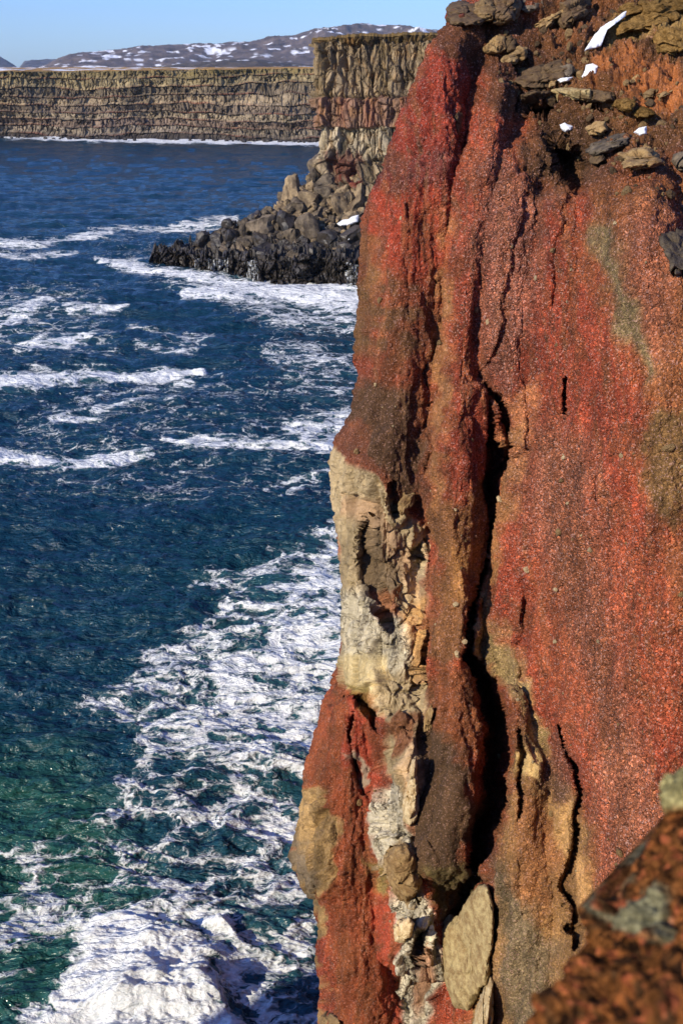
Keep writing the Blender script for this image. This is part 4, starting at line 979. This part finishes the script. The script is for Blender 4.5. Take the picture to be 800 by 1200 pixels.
# ================================================================== MID CLIFF with talus
def mid_cliff():
    rows = 230; us = np.concatenate([np.arange(0, 170, 0.55), np.arange(170, 620, 1.4)])
    s = np.linspace(0, 1, rows)[:, None]
    vL = np.linspace(44, 262, rows)
    Lx = np.interp(vL, [44, 60, 100, 130, 150, 175, 190, 205, 230, 262], [367, 367, 369, 370, 371, 373, 368, 362, 350, 340])[:, None]
    U = Lx + us[None] * 1.0; V = vL[:, None] + 0 * U
    vt = np.interp(U, [360, 400, 440, 480, 520, 600], [48, 44, 42.5, 41, 40, 39])
    V = vt + (262 - vt) * s
    Y = 250 - 10 * s ** 1.2 - 0.10 * (U - 367) + 5 * np.exp(-(U - Lx) / 2.5)
    Y = Y - 2 * sm(190, 262, V)
    P = pt(U, V, Y); X, Z = P[..., 0], P[..., 2]
    k = np.digitize(V + 3 * perlin(np.stack([U / 20, 0 * U, 0 * U], -1)) + 5 * perlin(np.stack([U / 3.5, V / 60, 0 * U], -1)) * (V < 70), [50, 114, 150, 188])
    kk = k.astype(float)
    xw = X + .35 * perlin(np.stack([X / 3, kk, Z / 3.5], -1))
    e1, e2, eid = worley(np.stack([xw / 1.9, kk * 5 + 0 * X + Z / 16, 0 * X], -1), True)
    g1, g2, gid = worley(np.stack([xw / 1.1, kk * 5 + Z / 3.6, 0 * X + 3], -1), True)
    c1 = (eid[..., 0] - .5) * 2; c2 = (gid[..., 0] - .5) * 2; c3 = perlin(np.stack([X / 5.5, kk * 3, Z / 30], -1))
    crackm = np.maximum(sm(.12, .02, e2 - e1), .45 * sm(.10, .0, g2 - g1))
    d1, d2, idr = worley(np.stack([X / 1.5, Y / 3, Z / 1.7], -1), True)
    face = sm(190, 175, V)
    ledge = np.exp(-((V - 114) / 2.2) ** 2)
    n = normals(P)
    if n[..., 1].mean() > 0: n = -n
    disp = face * (.6 * c1 + 1.5 * (facets(np.stack([X / 2.0, Y / 5, Z / 5.5], -1), .08, 1.)[0]) + .22 * c2 + 2.2 * c3 - 1.0 * crackm + .5 * perlin(np.stack([X, Z * .7, 0 * X], -1) * .9)) + (1 - face) * (2.6 * facets(np.stack([X / 2.6, Y / 4, Z / 2.4], -1), .1, 1.1)[0] + .5 * c2) - 1.2 * ledge + .9 * (k == 2) + .5 * (idr[..., 1] - .5)
    hole = poly(U, V, [(377, 62), (383, 60), (386, 78), (380, 82)], 2); hole = np.maximum(hole, poly(U, V, [(396, 60), (401, 58), (403, 80), (398, 76)], 2))
    hole = np.maximum(hole, poly(U, V, [(411, 196), (420, 190), (422, 212), (412, 214)], 2)); hole = np.maximum(hole, poly(U, V, [(388, 176), (394, 174), (394, 190), (389, 192)], 2))
    disp -= 4 * hole
    P = P + n * disp[..., None] * 0.8
    pal = np.array([lin(92, 76, 48), lin(136, 118, 92), lin(136, 108, 88), lin(156, 142, 116), lin(130, 114, 90)])
    col = pal[k] * (1 + .22 * c2 + .22 * c1 + .4 * (idr[..., 2] - .5) - .45 * crackm)[..., None]
    def put(m, c):
        nonlocal col
        col = col * (1 - m[..., None]) + c * m[..., None]
    put(sm(.0, .5, c3 + .4 * c1) * (k == 2) * .55, lin(136, 84, 64)); put(sm(.3, .6, c2) * (k == 2) * .4, lin(96, 72, 56))
    put(sm(.0, .5, perlin(np.stack([U / 6, V / 14, 0 * U + 8], -1))) * .35 * face, lin(140, 100, 50))
    put(poly(U + c1 * 8, V + c2 * 6, [(382, 180), (410, 178), (424, 190), (420, 216), (400, 214), (386, 196)], 5) * .75, lin(96, 50, 40))
    put(poly(U + c1 * 5, V, [(403, 205), (420, 202), (424, 220), (408, 222)], 3) * .8, lin(130, 58, 44))
    put(sm(0.05, .3, c3) * (k == 1) * .5, lin(120, 102, 70))
    nb = 20; t = (np.linspace(1, 0, nb, endpoint=False) ** 1.5)[None, :, None] * 260
    back = P[:, :1] + t * np.array([0.22, 1.0, 0]); back[..., 0] += 3 * fbm(back * .05, 3) * np.minimum(t[..., 0] / 20, 1)
    P = np.concatenate([back, P], 1); col = np.concatenate([np.repeat(col[:, :1], nb, 1), col], 1)
    m = attr_material('columnar_basalt', .8, .35, .35, (1, 1, .5))
    kf = np.linspace(0, 1, 12)[1:, None, None]; Pt = P.copy()
    Pf = P[-1:] * (1 - kf) + (P[-1:] * [1, 1, 0] + [0, -6, -3]) * kf; Pf = Pf + kf * (1 - kf) * 4 * np.stack([0 * Pf[..., 0], 1.6 * fbm(Pf * .4, 3), 0 * Pf[..., 0]], -1)
    P = np.concatenate([P, Pf]); col = np.concatenate([col, np.repeat(col[-1:] * .6, 11, 0)])
    # grass top surface joined on
    o = link('middle_cliff', mesh_from('mid_cliff', P, grid_faces(*P.shape[:2])[:, ::-1], {'Col': np.clip(col, .01, .8)}, smooth=False), m, kind='structure', label='sunlit tan basalt headland cliff beyond the red face')
    T = np.array([P[0] + [0, d, 0.0] for d in (0, .8, 2, 5, 12, 30, 80, 200)]); T[1:, :, 2] += .5
    T[2:, :, 2] += .4 * fbm(T[2:] * .3, 3)
    tc = lin(112, 92, 56) * (1 + .4 * fbm(T * .4, 4))[..., None]
    link('clifftop_grass', mesh_from('clifftop_grass', T, grid_faces(*T.shape[:2])[:, ::-1], {'Col': np.clip(tc, .01, .8)}), attr_material('dry_grass', .8, .2, .4), kind='structure', label='straw coloured grass on top of the tan headland')
mid_cliff()

# ------------------------------------------------------------------ rocky spit
SPT = [(172, 302), (178, 291), (192, 287), (215, 287), (228, 289), (262, 296), (300, 290), (345, 300), (430, 305), (520, 310)]      # brow of the platform
def spit():
    us = np.concatenate([np.arange(172, 450, .6), np.arange(450, 900, 1.5)]); rows = 70
    vbase = np.interp(us, [172, 190, 215, 240, 270, 300, 330, 345, 380, 400, 430, 540], [303, 311, 313, 318, 322, 327, 331, 333, 333, 338, 342, 350])
    vtop = np.interp(us, [172, 180, 195, 215, 235, 300, 345, 420, 540], [298, 291, 288, 288, 292, 294, 292, 290, 290])
    yb = sea_y(vbase) ; s = np.linspace(0, 1, rows)[:, None]
    # front face then top going back
    front = 26
    P = np.zeros((rows, len(us), 3)); U = np.zeros((rows, len(us))); V = U.copy()
    hgt = 1.3 + np.interp(us, [172, 200, 240, 300, 350, 430, 540], [.6, 1.6, 2.2, 3.0, 4.2, 5.0, 6.0]); hgt = hgt + 1.0 * perlin(np.stack([us / 14, 0 * us, 0 * us], -1))
    X = pt(us, vbase, yb)[:, 0]
    for i in range(rows):
        if i < front:
            f = i / (front - 1); z = -1.5 + (hgt + 1.5) * f; y = yb + .7 * f
        else:
            f = (i - front + 1) / (rows - front); z = hgt * (1 + .0 * f) + 1.5 * f * (us > 230); y = yb + .7 + f * np.interp(us, [172, 200, 260, 540], [4, 9, 22, 30])
        P[i] = np.stack([X, y, z], -1)
    q = P.copy()
    d1, d2, idr = worley(q * np.array([.42, .35, .5]) + perlin(q * .5)[..., None] * .4, True); db1, db2, idb = worley(q * .95 + 4, True)
    disp = 2.4 * facets(q * np.array([.36, .3, .42]), .1, 1.1)[0] + .8 * facets(q * .85 + 4, .1, 1.)[0] + .8 * fbm(q * .3, 4) - .8 * sm(.18, .0, d2 - d1)
    up = np.zeros((rows, 1)); up[front:] = 1
    P[..., 1] -= disp * (1 - up * .8); P[..., 2] += disp * (up * .7 + .15)
    end = sm(172, 182, us)[None]; P[..., 2] = P[..., 2] * end + (-1.2) * (1 - end)
    link('rock_spit', mesh_from('rock_spit', P, grid_faces(*P.shape[:2]), smooth=False), M_wetrock, label='low platform of wet black basalt with waves running off it', category='rock spit')
    # white water pouring off the ledges
    mw, nt, b = nodes('white_water'); v = coords(nt, (1.6, 1, .5)); b.inputs['Roughness'].default_value = .6
    nt.links.new(mix(nt, noise(nt, v, 1.2, 4), (.62, .66, .68), (.86, .88, .9)), b.inputs['Base Color']); bump(nt, b, noise(nt, v, 1.6, 5, .7), .3)
    tr = nt.nodes.new('ShaderNodeBsdfTransparent'); mx = nt.nodes.new('ShaderNodeMixShader')
    nt.links.new(ramp(nt, noise(nt, coords(nt, (2.2, 1, .35)), 1.0, 5, .7), [(.48, 0.), (.66, .8)]), mx.inputs[0]); nt.links.new(tr.outputs[0], mx.inputs[1]); nt.links.new(b.outputs[0], mx.inputs[2])
    nt.links.new(mx.outputs[0], [n for n in nt.nodes if n.type == 'OUTPUT_MATERIAL'][0].inputs[0])
    falls = [(227, 236, 'thin white fall at the seaward end of the wet ledge'), (245, 268, 'widest white fall pouring off the wet ledge'), (286, 303, 'white fall in the middle of the wet ledge'), (404, 424, 'white fall on the ledge next to the red cliff')]
    for a, b_, lab in falls:
        ii = np.where((us >= a) & (us <= b_))[0]
        sub = P[2:front - 4][:, ii].copy()
        sub[..., 1] -= 0.35; sub[..., 2] += .25
        link('white_water', mesh_from('white_water', sub, grid_faces(*sub.shape[:2])), mw, kind='stuff', label=lab)
    return us, P
spit_us, spit_P = spit()

def pile_Y(u, v):
    """talus surface between the platform top and the cliff foot"""
    top = np.interp(u, [228, 260, 300, 340, 380, 440], [262, 258, 236, 214, 196, 190])
    yb = np.interp(u, [172, 228, 300, 430], [float(sea_y(316)), float(sea_y(318)), float(sea_y(326)), float(sea_y(336))])
    return yb + 5 + (300 - v) * .20
TAL = [(228, 292), (232, 278), (256, 272), (262, 264), (276, 262), (300, 252), (322, 244), (330, 228), (350, 220), (366, 205), (374, 186), (432, 186), (440, 300), (420, 312), (345, 306), (300, 300)]
def talus():
    # ground under the boulders
    us = np.arange(226, 900, 1.2); rows = 90
    vt = np.interp(us, [226, 240, 262, 300, 330, 350, 366, 400, 560], [288, 276, 268, 258, 240, 228, 212, 205, 205])
    s = np.linspace(0, 1, rows)[:, None]
    V = vt[None] + (312 - vt[None]) * s; U = us[None] + 0 * V
    Y = pile_Y(U, V) + 1.2; P = pt(U, V, Y)
    d1, d2, idr = worley(P * np.array([.4, .4, .5]), True)
    P[..., 1] -= 1.6 * (idr[..., 0] - .5) * sm(0, .2, d2 - d1); P[..., 2] += .8 * fbm(P * .5, 3)
    P, U, V = P, U, V; up = P[:1] + np.array([0, 14, -2.0]); P = np.concatenate([up, P])
    link('talus_bank', mesh_from('talus_bank', P, grid_faces(*P.shape[:2])[:, ::-1], smooth=False), M_darkrock, kind='structure', label='dark rubble bank under the boulders of the spit')
    B = [boulder_mesh(300 + i, ICO2, 11, .05, lo=.35, hi=.8) for i in range(12)]
    cache = {}
    def put(u, v, size, mat, label, group, dy=0., rot=None, sq=None):
        i = random.randrange(12); key = (i, mat.name)
        if key not in cache:
            me = B[i].copy(); me.materials.clear(); me.materials.append(mat); cache[key] = me
        o = bpy.data.objects.new('boulder', cache[key]); C.objects.link(o)
        o.location = [float(q) for q in pt(u, v, pile_Y(u, v) + dy)]; o.rotation_euler = rot or [random.uniform(0, 6.28) for _ in range(3)]
        o.scale = (size, size * random.uniform(.75, 1.1), size * (sq or random.uniform(.65, .95)))
        o['label'] = label; o['category'] = 'boulder'
        if group: o['group'] = group
    put(237, 280, 2.3, M_wetrock, 'rounded black boulder standing at the seaward end of the pile', None, rot=[0, 0, 0], sq=1.0)
    put(257, 283, 2.5, M_wetrock, 'squarish black boulder next to the outermost rounded one', None, rot=[0, .1, 1.2])
    put(272, 279, 2.4, M_wetrock, 'third dark boulder from the seaward end of the pile', None)
    pts = []
    T = np.array(TAL)
    for _ in range(9000):
        if len(pts) >= 235: break
        u, v = random.uniform(262, 438), random.uniform(184, 310)
        if float(poly(np.array([u]), np.array([v]), TAL, .5)[0]) < .5: continue
        low = v > 268 - (u - 300) * .05
        size = random.choice([1.0, 1.4, 1.9, 2.6, 3.4, 4.2]) * (1.1 if low else 1.0)
        if any((u - a) ** 2 + (v - b) ** 2 < (2.0 * (size + c)) ** 2 for a, b, c in pts): continue
        pts.append((u, v, size))
        if v > 262 + (u - 340) * .1 or u < 320:
            mat = random.choice([M_wetrock, M_darkrock]); tone, zone = ('black', 'lower')
        else:
            mat = random.choice([M_darkrock, M_darkrock2, M_darkrock2]); tone, zone = ('brown', 'upper')
        put(u, v, size, mat, f'{"dark wet" if zone == "lower" else "sunlit brown"} angular boulder in the {zone} part of the rock pile on the spit', f'{tone} boulders of the {zone} rock pile')
    for k in range(60):      # small ones
        u = random.uniform(280, 436); v = random.uniform(225, 305)
        if float(poly(np.array([u]), np.array([v]), TAL, .5)[0]) < .5: continue
        put(u, v, random.uniform(.5, .9), random.choice([M_darkrock, M_darkrock2]), 'small broken stone filling a gap between boulders of the spit', 'small stones between the boulders', dy=-1.5)
    snow([(394, 262), (402, 257), (414, 253), (420, 252), (419, 260), (408, 264), (398, 265)], 1.2, 'white snow patch lying among boulders on the spit', fn=lambda u, v: float(pile_Y(u, v)) - 2.2, g='snow patches on the spit', seed=80)
    snow([(402, 276), (408, 274), (414, 278), (408, 282)], .8, 'tiny snow scrap among the dark boulders beside the red cliff', fn=lambda u, v: float(pile_Y(u, v)) - 2.2, g='snow patches on the spit', seed=81)
talus()

# ================================================================== LIGHT, SKY, CAMERA
SUN_AZ, SUN_EL = math.radians(-130), math.radians(27)      # azimuth of the sun from +Y towards +X
sd = Vector((math.sin(SUN_AZ) * math.cos(SUN_EL), math.cos(SUN_AZ) * math.cos(SUN_EL), math.sin(SUN_EL)))
L = bpy.data.lights.new('sun', 'SUN'); L.energy = 5.0; L.angle = math.radians(.5); L.color = (1, .88, .68)
lo = bpy.data.objects.new('sun', L); C.objects.link(lo); lo.rotation_euler = sd.to_track_quat('Z', 'Y').to_euler()
W = bpy.data.worlds.new('World'); bpy.context.scene.world = W; W.use_nodes = True
nt = W.node_tree; bg = nt.nodes['Background']; sky = nt.nodes.new('ShaderNodeTexSky'); sky.sky_type = 'NISHITA'
sky.sun_disc = False; sky.sun_elevation = SUN_EL; sky.sun_rotation = SUN_AZ; sky.altitude = 40; sky.air_density = 1.0; sky.dust_density = .3; sky.ozone_density = 2.0
tint = nt.nodes.new('ShaderNodeMix'); tint.data_type = 'RGBA'; tint.blend_type = 'MULTIPLY'; tint.inputs[0].default_value = 1
tint.inputs[7].default_value = (.52, .80, 1.50, 1); nt.links.new(sky.outputs[0], tint.inputs[6])
nt.links.new(tint.outputs[2], bg.inputs[0]); bg.inputs[1].default_value = 0.12

def haze():
    x, y0, y1, z0, z1 = 16000, -400, 11500, -5, 520
    vs_ = [(a, b, c) for a in (-x, x) for b in (y0, y1) for c in (z0, z1)]
    me = bpy.data.meshes.new('haze'); me.from_pydata(vs_, [], [(0, 1, 3, 2), (4, 6, 7, 5), (0, 4, 5, 1), (2, 3, 7, 6), (0, 2, 6, 4), (1, 5, 7, 3)]); me.update()
    m = bpy.data.materials.new('haze'); m.use_nodes = True; t = m.node_tree; t.nodes.clear()
    o = t.nodes.new('ShaderNodeOutputMaterial'); v = t.nodes.new('ShaderNodeVolumePrincipled')
    v.inputs['Color'].default_value = (.62, .76, 1, 1); v.inputs['Density'].default_value = 3.0e-5; v.inputs['Anisotropy'].default_value = 0
    t.links.new(v.outputs[0], o.inputs['Volume'])
    link('haze', me, m, kind='stuff', label='thin blue haze over the bay and far hills')
haze()
cam = bpy.data.cameras.new('camera'); co = bpy.data.objects.new('camera', cam); C.objects.link(co)
co.location = (0, 0, H); co.rotation_euler = (math.pi / 2 - PITCH, 0, 0)
cam.sensor_fit = 'VERTICAL'; cam.sensor_height = 36; cam.lens = 36 * FPX / 1200; cam.clip_end = 60000; cam.clip_start = .05
cam.dof.use_dof = True; cam.dof.focus_distance = 30; cam.dof.aperture_fstop = 2.6
S = bpy.context.scene; S.camera = co
S.view_settings.view_transform = 'Standard'; S.view_settings.look = 'None'; S.view_settings.exposure = 0.2; S.view_settings.gamma = 1
S.cycles.use_denoising = True
S.cycles.max_bounces = 5; S.cycles.diffuse_bounces = 2; S.cycles.glossy_bounces = 2; S.cycles.transparent_max_bounces = 6
